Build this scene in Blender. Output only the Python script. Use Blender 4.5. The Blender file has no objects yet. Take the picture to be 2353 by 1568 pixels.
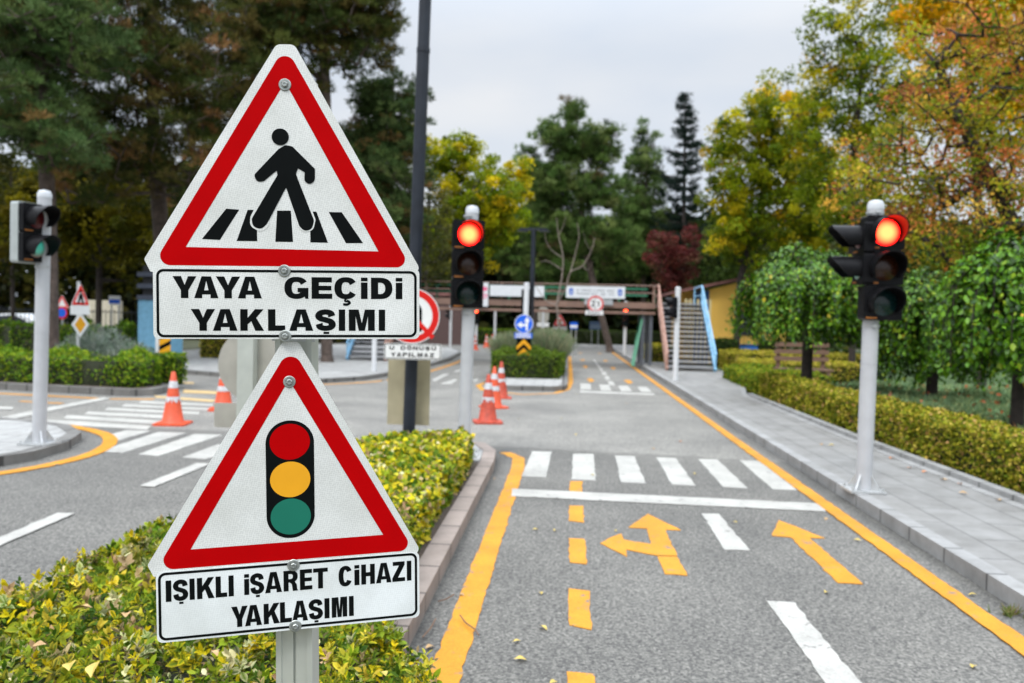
import bpy, math, random
import numpy as np
from mathutils import Vector, Matrix
from mathutils.geometry import tessellate_polygon
random.seed(7); RNG = np.random.default_rng(7)
SC = bpy.context.scene; COL = SC.collection
rad = math.radians

# ------------------------------------------------------------------ camera
CAMZ = 1.7; YAW, PITCH, ROLL = rad(3.7874), rad(-1.5259), rad(1.4)
cd = bpy.data.cameras.new('camera'); cam = bpy.data.objects.new('camera', cd); COL.objects.link(cam)
RM = Matrix.Rotation(YAW, 3, 'Z') @ Matrix.Rotation(math.pi/2+PITCH, 3, 'X') @ Matrix.Rotation(ROLL, 3, 'Z')
cam.matrix_world = Matrix.Translation((0, 0, CAMZ)) @ RM.to_4x4()
cd.sensor_width = 36; cd.lens = 28.0; cd.clip_end = 2000; cd.clip_start = 0.05
cd.dof.use_dof = True; cd.dof.focus_distance = 1.83; cd.dof.aperture_fstop = 3.5
SC.camera = cam
# ------------------------------------------------------------------ sky, sun, exposure
SUN_EL, SUN_ROT = rad(52), rad(200)
w = bpy.data.worlds.new('World'); SC.world = w; w.use_nodes = True
nt = w.node_tree; nt.nodes.clear()
def wn(t, **k):
    n = nt.nodes.new(t)
    for a, v in k.items(): setattr(n, a, v)
    return n
sky = wn('ShaderNodeTexSky', sky_type='NISHITA', sun_disc=False, sun_elevation=SUN_EL, sun_rotation=SUN_ROT, air_density=1.0, dust_density=4.0)
tc = wn('ShaderNodeTexCoord'); sep = wn('ShaderNodeSeparateXYZ')
mp = wn('ShaderNodeMapping'); mp.inputs['Scale'].default_value = (1.0, 1.0, 2.6)
noi = wn('ShaderNodeTexNoise'); noi.inputs['Scale'].default_value = 2.1; noi.inputs['Detail'].default_value = 5; noi.inputs['Roughness'].default_value = .45
ramp = wn('ShaderNodeValToRGB'); ramp.color_ramp.elements[0].position = .36; ramp.color_ramp.elements[1].position = .66
ramp.color_ramp.elements[0].color = (6.6, 7.5, 8.8, 1); ramp.color_ramp.elements[1].color = (8.9, 9.1, 9.4, 1)
el = wn('ShaderNodeMapRange'); el.inputs['From Min'].default_value = .30; el.inputs['From Max'].default_value = .85; el.inputs['To Min'].default_value = 1.0; el.inputs['To Max'].default_value = 4.6; el.interpolation_type = 'SMOOTHSTEP'
mul = wn('ShaderNodeVectorMath', operation='SCALE')
mix = wn('ShaderNodeMixRGB'); mix.inputs['Fac'].default_value = .92
bg = wn('ShaderNodeBackground'); bg.inputs['Strength'].default_value = .1; out = wn('ShaderNodeOutputWorld')
L = nt.links.new
L(tc.outputs['Generated'], mp.inputs['Vector']); L(mp.outputs['Vector'], noi.inputs['Vector']); L(noi.outputs['Fac'], ramp.inputs['Fac'])
L(tc.outputs['Generated'], sep.inputs[0]); L(sep.outputs['Z'], el.inputs['Value'])
L(ramp.outputs['Color'], mul.inputs[0]); L(el.outputs['Result'], mul.inputs['Scale'])
L(sky.outputs['Color'], mix.inputs['Color1']); L(mul.outputs['Vector'], mix.inputs['Color2']); L(mix.outputs['Color'], bg.inputs['Color']); L(bg.outputs[0], out.inputs[0])
sd = bpy.data.lights.new('sun', 'SUN'); sun = bpy.data.objects.new('sun', sd); COL.objects.link(sun)
sd.energy = 1.5; sd.angle = rad(15); sd.color = (1, .97, .92)
# the sky's sun sits at azimuth SUN_ROT clockwise from +Y
sdir = Vector((math.sin(SUN_ROT)*math.cos(SUN_EL), math.cos(SUN_ROT)*math.cos(SUN_EL), math.sin(SUN_EL)))
sun.rotation_euler = sdir.to_track_quat('Z', 'Y').to_euler()
SC.view_settings.view_transform = 'Standard'; SC.view_settings.look = 'None'; SC.view_settings.gamma = 1; SC.view_settings.use_curve_mapping = False
SC.view_settings.exposure = 0.0
SC.cycles.use_denoising = True; SC.cycles.max_bounces = 6; SC.cycles.diffuse_bounces = 3; SC.cycles.glossy_bounces = 2; SC.cycles.transmission_bounces = 2

# ------------------------------------------------------------------ measuring: photo point (on a 2352 px wide copy) -> place
FP = 28/36*2352; CX, CY = 1176.0, 783.85
def ray(px, py): return RM @ Vector(((px-CX)/FP, -(py-CY)/FP, -1))
def G(px, py, z=0.0):
    d = ray(px, py); t = (z-CAMZ)/d.z; return Vector((d.x*t, d.y*t, z))
def AT(px, py, Y):
    d = ray(px, py); t = Y/d.y; return Vector((d.x*t, Y, CAMZ+d.z*t))

# ------------------------------------------------------------------ materials
MATS = {}
def nodes(m): m.use_nodes = True; return m.node_tree, m.node_tree.nodes['Principled BSDF']
def mat(name, col, rough=.6, metal=0.0, var=.12, scale=8.0, bump=0.0, bscale=None, spec=.5, detail=4):
    if name in MATS: return MATS[name]
    m = bpy.data.materials.new(name); t, b = nodes(m); MATS[name] = m
    tcn = t.nodes.new('ShaderNodeTexCoord'); n = t.nodes.new('ShaderNodeTexNoise'); n.inputs['Scale'].default_value = scale; n.inputs['Detail'].default_value = detail
    r = t.nodes.new('ShaderNodeValToRGB'); r.color_ramp.elements[0].position = .3; r.color_ramp.elements[1].position = .7
    r.color_ramp.elements[0].color = [max(0, c*(1-var)) for c in col]+[1]; r.color_ramp.elements[1].color = [min(1, c*(1+var)) for c in col]+[1]
    t.links.new(tcn.outputs['Object'], n.inputs['Vector']); t.links.new(n.outputs['Fac'], r.inputs['Fac']); t.links.new(r.outputs['Color'], b.inputs['Base Color'])
    b.inputs['Roughness'].default_value = rough; b.inputs['Metallic'].default_value = metal; b.inputs['Specular IOR Level'].default_value = spec
    if bump:
        n2 = t.nodes.new('ShaderNodeTexNoise'); n2.inputs['Scale'].default_value = bscale or scale*4; n2.inputs['Detail'].default_value = 3
        bp = t.nodes.new('ShaderNodeBump'); bp.inputs['Strength'].default_value = bump; bp.inputs['Distance'].default_value = .02
        t.links.new(tcn.outputs['Object'], n2.inputs['Vector']); t.links.new(n2.outputs['Fac'], bp.inputs['Height']); t.links.new(bp.outputs['Normal'], b.inputs['Normal'])
    return m
def leafmat(name, trans=.25, rough=.5, spec=.3):
    if name in MATS: return MATS[name]
    m = bpy.data.materials.new(name); t, b = nodes(m); MATS[name] = m
    a = t.nodes.new('ShaderNodeAttribute'); a.attribute_name = 'Col'
    t.links.new(a.outputs['Color'], b.inputs['Base Color']); b.inputs['Roughness'].default_value = rough; b.inputs['Specular IOR Level'].default_value = spec
    tr = t.nodes.new('ShaderNodeBsdfTranslucent'); t.links.new(a.outputs['Color'], tr.inputs['Color'])
    ms = t.nodes.new('ShaderNodeMixShader'); ms.inputs[0].default_value = trans
    o = t.nodes['Material Output']; t.links.new(b.outputs[0], ms.inputs[1]); t.links.new(tr.outputs[0], ms.inputs[2]); t.links.new(ms.outputs[0], o.inputs[0])
    return m
def asphalt_mat():
    m = bpy.data.materials.new('asphalt'); t, b = nodes(m); N = t.nodes.new
    tcn = N('ShaderNodeTexCoord')
    v = N('ShaderNodeTexVoronoi'); v.inputs['Scale'].default_value = 78
    n1 = N('ShaderNodeTexNoise'); n1.inputs['Scale'].default_value = 42; n1.inputs['Detail'].default_value = 6; n1.inputs['Roughness'].default_value = .75
    n2 = N('ShaderNodeTexNoise'); n2.inputs['Scale'].default_value = .55; n2.inputs['Detail'].default_value = 7; n2.inputs['Roughness'].default_value = .62
    r1 = N('ShaderNodeValToRGB'); e = r1.color_ramp.elements; e[0].position = .30; e[1].position = .74; e[0].color = (.044, .043, .041, 1); e[1].color = (.250, .243, .226, 1)
    r3 = N('ShaderNodeValToRGB'); e = r3.color_ramp.elements; e[0].color = (.34, .34, .35, 1); e[1].color = (1.6, 1.59, 1.53, 1)
    r2 = N('ShaderNodeValToRGB'); e = r2.color_ramp.elements; e[0].position = .3; e[1].position = .72; e[0].color = (.66, .66, .66, 1); e[1].color = (1.16, 1.15, 1.13, 1)
    m1 = N('ShaderNodeMixRGB'); m1.blend_type = 'MULTIPLY'; m1.inputs[0].default_value = 1
    m2 = N('ShaderNodeMixRGB'); m2.blend_type = 'MULTIPLY'; m2.inputs[0].default_value = 1
    for n in (v, n1, n2): t.links.new(tcn.outputs['Object'], n.inputs['Vector'])
    t.links.new(n1.outputs['Fac'], r1.inputs[0]); t.links.new(v.outputs['Color'], r3.inputs[0]); t.links.new(n2.outputs['Fac'], r2.inputs[0])
    t.links.new(r1.outputs[0], m1.inputs[1]); t.links.new(r3.outputs[0], m1.inputs[2]); t.links.new(m1.outputs[0], m2.inputs[1]); t.links.new(r2.outputs[0], m2.inputs[2])
    
    def mth(op, a, c): n = N('ShaderNodeMath'); n.operation = op; [t.links.new(v, n.inputs[k]) if not isinstance(v, (int, float)) else setattr(n.inputs[k], 'default_value', v) for k, v in enumerate((a, c))]; return n.outputs[0]
    def mr(v, a, c, d, e_): n = N('ShaderNodeMapRange'); n.interpolation_type = 'SMOOTHSTEP'; t.links.new(v, n.inputs['Value']); [setattr(n.inputs[k], 'default_value', x) for k, x in zip(('From Min', 'From Max', 'To Min', 'To Max'), (a, c, d, e_))]; return n.outputs[0]
    sx = N('ShaderNodeSeparateXYZ'); t.links.new(tcn.outputs['Object'], sx.inputs[0])
    n3 = N('ShaderNodeTexNoise'); n3.inputs['Scale'].default_value = 1.6; n3.inputs['Detail'].default_value = 6; t.links.new(tcn.outputs['Object'], n3.inputs['Vector'])
    wob = mth('MULTIPLY', n3.outputs['Fac'], .5)
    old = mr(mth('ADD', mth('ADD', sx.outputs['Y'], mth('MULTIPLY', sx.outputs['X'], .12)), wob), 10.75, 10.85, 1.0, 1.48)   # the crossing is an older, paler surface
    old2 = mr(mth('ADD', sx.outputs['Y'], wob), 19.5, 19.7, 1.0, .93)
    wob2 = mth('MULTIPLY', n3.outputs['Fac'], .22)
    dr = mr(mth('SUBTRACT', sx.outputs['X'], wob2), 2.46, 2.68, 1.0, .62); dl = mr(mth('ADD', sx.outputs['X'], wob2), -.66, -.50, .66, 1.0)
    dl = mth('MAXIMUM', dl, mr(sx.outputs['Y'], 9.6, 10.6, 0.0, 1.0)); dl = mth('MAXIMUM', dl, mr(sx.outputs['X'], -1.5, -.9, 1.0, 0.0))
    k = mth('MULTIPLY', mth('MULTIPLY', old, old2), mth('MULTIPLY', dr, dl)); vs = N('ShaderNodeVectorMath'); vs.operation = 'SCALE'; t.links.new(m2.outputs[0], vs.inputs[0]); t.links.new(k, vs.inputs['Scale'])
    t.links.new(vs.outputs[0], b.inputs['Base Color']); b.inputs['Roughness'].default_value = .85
    bp = N('ShaderNodeBump'); bp.inputs['Strength'].default_value = .7; bp.inputs['Distance'].default_value = .006
    t.links.new(n1.outputs['Fac'], bp.inputs['Height']); t.links.new(bp.outputs[0], b.inputs['Normal'])
    return m
def slab_mat(name, col, bw, bh, rot=0.0, mortar=.008, off=.5):
    m = bpy.data.materials.new(name); t, b = nodes(m); N = t.nodes.new
    tcn = N('ShaderNodeTexCoord'); mp = N('ShaderNodeMapping'); mp.inputs['Rotation'].default_value = (0, 0, rot)
    br = N('ShaderNodeTexBrick'); br.offset = off; br.inputs['Scale'].default_value = 1; br.inputs['Brick Width'].default_value = bw; br.inputs['Row Height'].default_value = bh
    br.inputs['Mortar Size'].default_value = mortar; br.inputs['Mortar Smooth'].default_value = .1
    br.inputs['Color1'].default_value = [c*1.05 for c in col]+[1]; br.inputs['Color2'].default_value = [c*.9 for c in col]+[1]; br.inputs['Mortar'].default_value = [c*.33 for c in col]+[1]
    n = N('ShaderNodeTexNoise'); n.inputs['Scale'].default_value = 3; n.inputs['Detail'].default_value = 8; n.inputs['Roughness'].default_value = .7
    r = N('ShaderNodeValToRGB'); e = r.color_ramp.elements; e[0].position = .3; e[1].position = .7; e[0].color = (.66, .65, .63, 1); e[1].color = (1.12, 1.12, 1.12, 1)
    mx = N('ShaderNodeMixRGB'); mx.blend_type = 'MULTIPLY'; mx.inputs[0].default_value = 1
    t.links.new(tcn.outputs['Object'], mp.inputs[0]); t.links.new(mp.outputs[0], br.inputs['Vector']); t.links.new(tcn.outputs['Object'], n.inputs['Vector'])
    t.links.new(n.outputs['Fac'], r.inputs[0]); t.links.new(br.outputs['Color'], mx.inputs[1]); t.links.new(r.outputs[0], mx.inputs[2]); t.links.new(mx.outputs[0], b.inputs['Base Color'])
    b.inputs['Roughness'].default_value = .75
    return m
def sheet_mat(name, col, dots=.26, rough=.35):
    """retroreflective sign sheeting: fine honeycomb of slightly darker cells"""
    m = bpy.data.materials.new(name); t, b = nodes(m); N = t.nodes.new; MATS[name] = m
    tcn = N('ShaderNodeTexCoord'); v = N('ShaderNodeTexVoronoi'); v.feature = 'F1'; v.inputs['Scale'].default_value = 205; v.inputs['Randomness'].default_value = .32
    mp = N('ShaderNodeMapping'); mp.inputs['Rotation'].default_value = (0, 0, rad(12)); mp.inputs['Scale'].default_value = (1, 1.08, 0)
    r = N('ShaderNodeValToRGB'); e = r.color_ramp.elements; e[0].position = .36; e[1].position = .5
    e[0].color = [c*(1-dots) for c in col]+[1]; e[1].color = list(col)+[1]
    n = N('ShaderNodeTexNoise'); n.inputs['Scale'].default_value = 7; n.inputs['Detail'].default_value = 6
    r2 = N('ShaderNodeValToRGB'); r2.color_ramp.elements[0].color = (.86, .86, .84, 1); r2.color_ramp.elements[1].color = (1.06, 1.06, 1.06, 1); r2.color_ramp.elements[0].position = .3; r2.color_ramp.elements[1].position = .65
    mx = N('ShaderNodeMixRGB'); mx.blend_type = 'MULTIPLY'; mx.inputs[0].default_value = 1
    t.links.new(tcn.outputs['Object'], mp.inputs[0]); t.links.new(mp.outputs[0], v.inputs['Vector']); t.links.new(v.outputs['Distance'], r.inputs[0])
    t.links.new(tcn.outputs['Object'], n.inputs['Vector']); t.links.new(n.outputs['Fac'], r2.inputs[0])
    t.links.new(r.outputs[0], mx.inputs[1]); t.links.new(r2.outputs[0], mx.inputs[2]); t.links.new(mx.outputs[0], b.inputs['Base Color'])
    b.inputs['Roughness'].default_value = rough
    return m
def lamp_mat(name, rim, core, strength):
    m = bpy.data.materials.new(name); t, b = nodes(m); N = t.nodes.new
    tcn = N('ShaderNodeTexCoord'); ln = N('ShaderNodeVectorMath'); ln.operation = 'LENGTH'
    r = N('ShaderNodeValToRGB'); e = r.color_ramp.elements; e[0].position = .42; e[1].position = .92; e[0].color = list(core)+[1]; e[1].color = list(rim)+[1]
    sc = N('ShaderNodeMath'); sc.operation = 'MULTIPLY'; sc.inputs[1].default_value = 1/.125
    t.links.new(tcn.outputs['Object'], ln.inputs[0]); t.links.new(ln.outputs['Value'], sc.inputs[0]); t.links.new(sc.outputs[0], r.inputs[0])
    b.inputs['Base Color'].default_value = (.2, .01, .01, 1); t.links.new(r.outputs[0], b.inputs['Emission Color']); b.inputs['Emission Strength'].default_value = strength
    return m

M_white = mat('paint_white_post', (.62, .63, .64), .4, var=.06)
M_galv = mat('galvanised_steel', (.50, .51, .51), .42, .55, .14, 14)
M_alu = mat('raw_aluminium_back', (.40, .38, .33), .5, .3, .12, 6)
M_postalu = mat('sign_post_aluminium', (.50, .52, .47), .38, .35, .08, 9)
M_bolt = mat('bolt_zinc', (.34, .36, .34), .38, .7, .2, 60)
M_dark = mat('dark_blue_grey_paint', (.016, .020, .028), .42, var=.25, scale=5, spec=.3)
M_black = mat('signal_black_plastic', (.007, .007, .008), .4, var=.3, spec=.12)
M_inside = mat('visor_matte_black', (.012, .012, .013), .75)
M_sheet = sheet_mat('retro_sheet_white', (.655, .665, .635), dots=.15)
M_sheet2 = sheet_mat('retro_sheet_pale', (.70, .73, .72), dots=.08)
M_red = mat('sign_red_film', (.40, .001, .002), .3, var=.05, scale=12, bump=.03, bscale=240, spec=.03)
M_blk = mat('sign_black_film', (.004, .005, .005), .4, var=.2, spec=.05)
M_yel = mat('sign_amber_film', (.72, .33, .012), .4, var=.05, spec=.25)
M_grn = mat('sign_green_film', (.008, .14, .09), .4, var=.06, spec=.25)
M_swhite = mat('sign_white_plain', (.74, .74, .73), .4, var=.05)
M_sred = mat('sign_red_plain', (.62, .012, .008), .4, var=.06, spec=.25)
M_blue = mat('sign_blue', (.012, .11, .62), .4, var=.06, spec=.25)
M_orange = mat('cone_orange', (.60, .075, .022), .5, var=.12, scale=14)
M_orange2 = mat('cone_worn_orange', (.40, .05, .022), .6, var=.28, scale=16)
M_band = mat('cone_band', (.52, .52, .53), .45, var=.25, scale=30)
def paint_mat(name, col, worn=.385):
    m = bpy.data.materials.new(name); t, b = nodes(m); N = t.nodes.new; tcn = N('ShaderNodeTexCoord')
    def noise(sc, d, rg): n = N('ShaderNodeTexNoise'); n.inputs['Scale'].default_value = sc; n.inputs['Detail'].default_value = d; n.inputs['Roughness'].default_value = rg; t.links.new(tcn.outputs['Object'], n.inputs['Vector']); return n
    def rmp(n, p0, p1, c0, c1): r = N('ShaderNodeValToRGB'); e = r.color_ramp.elements; e[0].position = p0; e[1].position = p1; e[0].color = c0; e[1].color = c1; t.links.new(n.outputs['Fac'], r.inputs[0]); return r
    tone = rmp(noise(2.2, 8, .65), .3, .7, [c*.72 for c in col]+[1], [min(1, c*1.08) for c in col]+[1])
    grit = rmp(noise(75, 5, .7), .36, .62, (.80, .80, .80, 1), (1.05, 1.05, 1.05, 1))
    hole = rmp(noise(9, 10, .72), worn-.03, worn+.03, (1, 1, 1, 1), (0, 0, 0, 1))
    m1 = N('ShaderNodeMixRGB'); m1.blend_type = 'MULTIPLY'; m1.inputs[0].default_value = 1; t.links.new(tone.outputs[0], m1.inputs[1]); t.links.new(grit.outputs[0], m1.inputs[2])
    m2 = N('ShaderNodeMixRGB'); t.links.new(hole.outputs[0], m2.inputs[0]); t.links.new(m1.outputs[0], m2.inputs[1]); m2.inputs[2].default_value = (.15, .145, .135, 1)
    t.links.new(m2.outputs[0], b.inputs['Base Color']); b.inputs['Roughness'].default_value = .62; b.inputs['Specular IOR Level'].default_value = .3
    bp = N('ShaderNodeBump'); bp.inputs['Strength'].default_value = .35; bp.inputs['Distance'].default_value = .006; n4 = noise(80, 4, .7); t.links.new(n4.outputs['Fac'], bp.inputs['Height']); t.links.new(bp.outputs[0], b.inputs['Normal'])
    return m
M_wpaint = paint_mat('road_paint_white', (.44, .43, .395)); M_ypaint = paint_mat('road_paint_yellow', (.58, .255, .016))
M_bark = mat('pine_bark', (.085, .062, .05), .9, var=.45, scale=7, bump=.6)
M_barkg = mat('grey_bark', (.12, .105, .09), .9, var=.35, scale=9, bump=.5)
M_barkd = mat('dark_bark', (.035, .026, .022), .9, var=.35, scale=9, bump=.5)
M_barkl = mat('pale_bark', (.21, .17, .14), .8, var=.3, scale=9)
M_brown = mat('bridge_brown_paint', (.225, .135, .10), .5, var=.12, scale=3)
M_rbrown = mat('stair_rail_brown_paint', (.40, .225, .17), .5, var=.1, scale=3)
M_green = mat('green_paint', (.035, .19, .10), .5, var=.1)
M_lblue = mat('light_blue_paint', (.25, .50, .72), .5, var=.08)
M_step = mat('step_grey', (.29, .29, .30), .7, var=.2, scale=5)
M_gap = mat('gap_dark', (.02, .02, .022), .8)
M_ygrn = leafmat('leaf', .38, .6, .10); M_needle = leafmat('needle', .06, .7, .06); M_gloss = leafmat('glossy_leaf', .15, .36, .28); M_hleaf = leafmat('hedge_leaf', .22, .55, .07)
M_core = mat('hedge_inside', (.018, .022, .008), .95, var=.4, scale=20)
M_soil = mat('soil', (.075, .055, .04), .95, var=.3, scale=12, bump=.5)

# ------------------------------------------------------------------ mesh helpers
def tag(o, label=None, cat=None, group=None, kind=None):
    if label: o['label'] = label
    if cat: o['category'] = cat
    if group: o['group'] = group
    if kind: o['kind'] = kind
    return o
def thing(name, loc, label, cat, group=None, rz=0.0):
    o = bpy.data.objects.new(name, None); COL.objects.link(o); o.location = loc; o.rotation_euler = (0, 0, rz); o.empty_display_size = .1
    return tag(o, label, cat, group)
class MB:
    def __init__(s): s.v = []; s.f = []; s.m = []; s.T = None
    def add(s, vs, fs, mi=0):
        b = len(s.v)
        for p in vs:
            p = Vector(p); s.v.append(s.T @ p if s.T else p)
        for f in fs: s.f.append([b+i for i in f]); s.m.append(mi)
        return s
    def box(s, x0, x1, y0, y1, z0, z1, mi=0):
        return s.add([(x0,y0,z0),(x1,y0,z0),(x1,y1,z0),(x0,y1,z0),(x0,y0,z1),(x1,y0,z1),(x1,y1,z1),(x0,y1,z1)],
                     [(3,2,1,0),(4,5,6,7),(0,1,5,4),(1,2,6,5),(2,3,7,6),(3,0,4,7)], mi)
    def bar(s, a, b, wx, wz, mi=0, up=(0,0,1)):
        a, b = Vector(a), Vector(b); d = (b-a).normalized(); u = Vector(up)
        if abs(d.dot(u)) > .98: u = Vector((0,1,0))
        x = d.cross(u).normalized()*wx/2; z = x.cross(d).normalized()*wz/2
        vs = [a-x-z, a+x-z, a+x+z, a-x+z, b-x-z, b+x-z, b+x+z, b-x+z]
        return s.add(vs, [(0,1,2,3),(7,6,5,4),(0,4,5,1),(1,5,6,2),(2,6,7,3),(3,7,4,0)], mi)
    def tube(s, pts, rs, n=16, cap=True, mi=0):
        pts = [Vector(p) for p in pts]; rings = []
        if not hasattr(rs, '__len__'): rs = [rs]*len(pts)
        vs = []
        for i, p in enumerate(pts):
            d = (pts[min(i+1, len(pts)-1)]-pts[max(i-1, 0)]).normalized()
            u = Vector((0,0,1)) if abs(d.z) < .95 else Vector((0,1,0))
            x = d.cross(u).normalized(); y = x.cross(d).normalized()
            if abs(d.z) >= .95: x, y = Vector((1,0,0)), Vector((0,1 if d.z > 0 else -1,0))
            for k in range(n):
                a = 2*math.pi*k/n; vs.append(p+(x*math.cos(a)+y*math.sin(a))*rs[i])
        fs = [(i*n+k, i*n+(k+1)%n, (i+1)*n+(k+1)%n, (i+1)*n+k) for i in range(len(pts)-1) for k in range(n)]
        if cap: fs += [tuple(range(n))[::-1], tuple((len(pts)-1)*n+k for k in range(n))]
        return s.add(vs, fs, mi)
    def prism(s, poly, z0, z1, mi=0, holes=()):
        """poly in local x,y, extruded along z"""
        loops = [list(poly)]+[list(h) for h in holes]; flat = [p for l in loops for p in l]
        tris = tessellate_polygon([[Vector((p[0], p[1], 0)) for p in l] for l in loops])
        n = len(flat); vs = [(p[0], p[1], z0) for p in flat]+[(p[0], p[1], z1) for p in flat]
        fs = []
        for t in tris:
            a, b, c = [flat[i] for i in t]
            ccw = (b[0]-a[0])*(c[1]-a[1])-(b[1]-a[1])*(c[0]-a[0]) > 0
            t = t if ccw else t[::-1]
            fs.append([i+n for i in t]); fs.append(list(t)[::-1])
        b = 0
        for l in loops:
            k = len(l); fs += [(b+i, b+(i+1)%k, n+b+(i+1)%k, n+b+i) for i in range(k)]; b += k
        return s.add(vs, fs, mi)
    def flat(s, poly, z, mi=0, holes=()):
        loops = [list(poly)]+[list(h) for h in holes]; fl = [p for l in loops for p in l]
        fs = []
        for t in tessellate_polygon([[Vector((p[0], p[1], 0)) for p in l] for l in loops]):
            a, b, c = [fl[i] for i in t]
            fs.append(t if (b[0]-a[0])*(c[1]-a[1])-(b[1]-a[1])*(c[0]-a[0]) > 0 else t[::-1])
        return s.add([(p[0], p[1], z) for p in fl], fs, mi)
    def build(s, name, mats, parent=None, off=None, smooth=False, matrix=None):
        me = bpy.data.meshes.new(name); o = bpy.data.objects.new(name, me); COL.objects.link(o)
        vs = s.v
        if off is not None: ov = Vector(off); vs = [v-ov for v in vs]
        me.from_pydata([tuple(v) for v in vs], [], s.f)
        for m in (mats if isinstance(mats, (list, tuple)) else [mats]): me.materials.append(m)
        me.polygons.foreach_set('material_index', s.m)
        if smooth:
            me.polygons.foreach_set('use_smooth', [True]*len(me.polygons))
            try: me.set_sharp_from_angle(angle=rad(38))
            except Exception: pass
        if parent: o.parent = parent
        if matrix is not None: o.matrix_local = matrix
        return o
def round_poly(pts, r, n=6):
    out = []
    N = len(pts); rs = r if hasattr(r, '__len__') else [r]*N
    for i in range(N):
        p = Vector(pts[i]); a = (Vector(pts[i-1])-p); b = (Vector(pts[(i+1) % N])-p)
        la, lb = a.length, b.length; a.normalize(); b.normalize()
        if rs[i] <= 0: out.append(tuple(p)); continue
        ang = a.angle(b); d = min(rs[i]/math.tan(ang/2), la*.49, lb*.49); rr = d*math.tan(ang/2)
        c = p+(a+b).normalized()*(rr/math.sin(ang/2)); s0 = p+a*d-c; s1 = p+b*d-c
        t0 = math.atan2(s0.y, s0.x); t1 = math.atan2(s1.y, s1.x); dt = (t1-t0+math.pi) % (2*math.pi)-math.pi
        for k in range(n+1): t = t0+dt*k/n; out.append((c.x+rr*math.cos(t), c.y+rr*math.sin(t)))
    return out
def ell(cx, cy, rx, ry=None, n=40): 
    ry = ry or rx
    return [(cx+rx*math.cos(2*math.pi*k/n), cy+ry*math.sin(2*math.pi*k/n)) for k in range(n)]
def struct(o): o['kind'] = 'structure'; return o
def children(o): return [c for c in bpy.data.objects if c.parent == o]
def dup(root, loc, label, group=None, rz=None, scale=None):
    r = root.copy(); COL.objects.link(r); r.location = loc; r['label'] = label
    if group: r['group'] = group
    if rz is not None: r.rotation_euler.z = rz
    if scale: r.scale = (scale,)*3
    for ch in children(root):
        c = ch.copy(); COL.objects.link(c); c.parent = r
        for g in children(ch):
            d = g.copy(); COL.objects.link(d); d.parent = c
    return r
def catmull(P, n=8):
    P = [Vector(p) for p in P]; out = []
    for i in range(len(P)-1):
        p0, p1, p2, p3 = P[max(i-1, 0)], P[i], P[i+1], P[min(i+2, len(P)-1)]
        for k in range(n):
            t = k/n; out.append(.5*((2*p1)+(p2-p0)*t+(2*p0-5*p1+4*p2-p3)*t*t+(3*p1-p0-3*p2+p3)*t**3))
    return out+[P[-1]]

# ------------------------------------------------------------------ lettering (heavy grotesque, drawn as outlines)
def strip(c, sv, sh):
    l, r = [], []
    for i, p in enumerate(c):
        d = (c[min(i+1, len(c)-1)]-c[max(i-1, 0)]).normalized(); n = Vector((-d.y, d.x))
        hw = .5*math.sqrt((sv*n.x)**2+(sh*n.y)**2); l.append(p+n*hw); r.append(p-n*hw)
    return [(p.x, p.y) for p in l]+[(p.x, p.y) for p in reversed(r)]
def stripq(c, sv, sh):
    P = strip(c, sv, sh); n = len(c); l, r = P[:n], P[n:][::-1]
    return [[l[i], r[i], r[i+1], l[i+1]] for i in range(n-1)]
def sup(cx, cy, rx, ry, a0, a1, n=40, e=.86):
    o = []
    for k in range(n+1):
        t = a0+(a1-a0)*k/n; c, s = math.cos(t), math.sin(t)
        o.append(Vector((cx+rx*math.copysign(abs(c)**e, c), cy+ry*math.copysign(abs(s)**e, s))))
    return o
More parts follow.
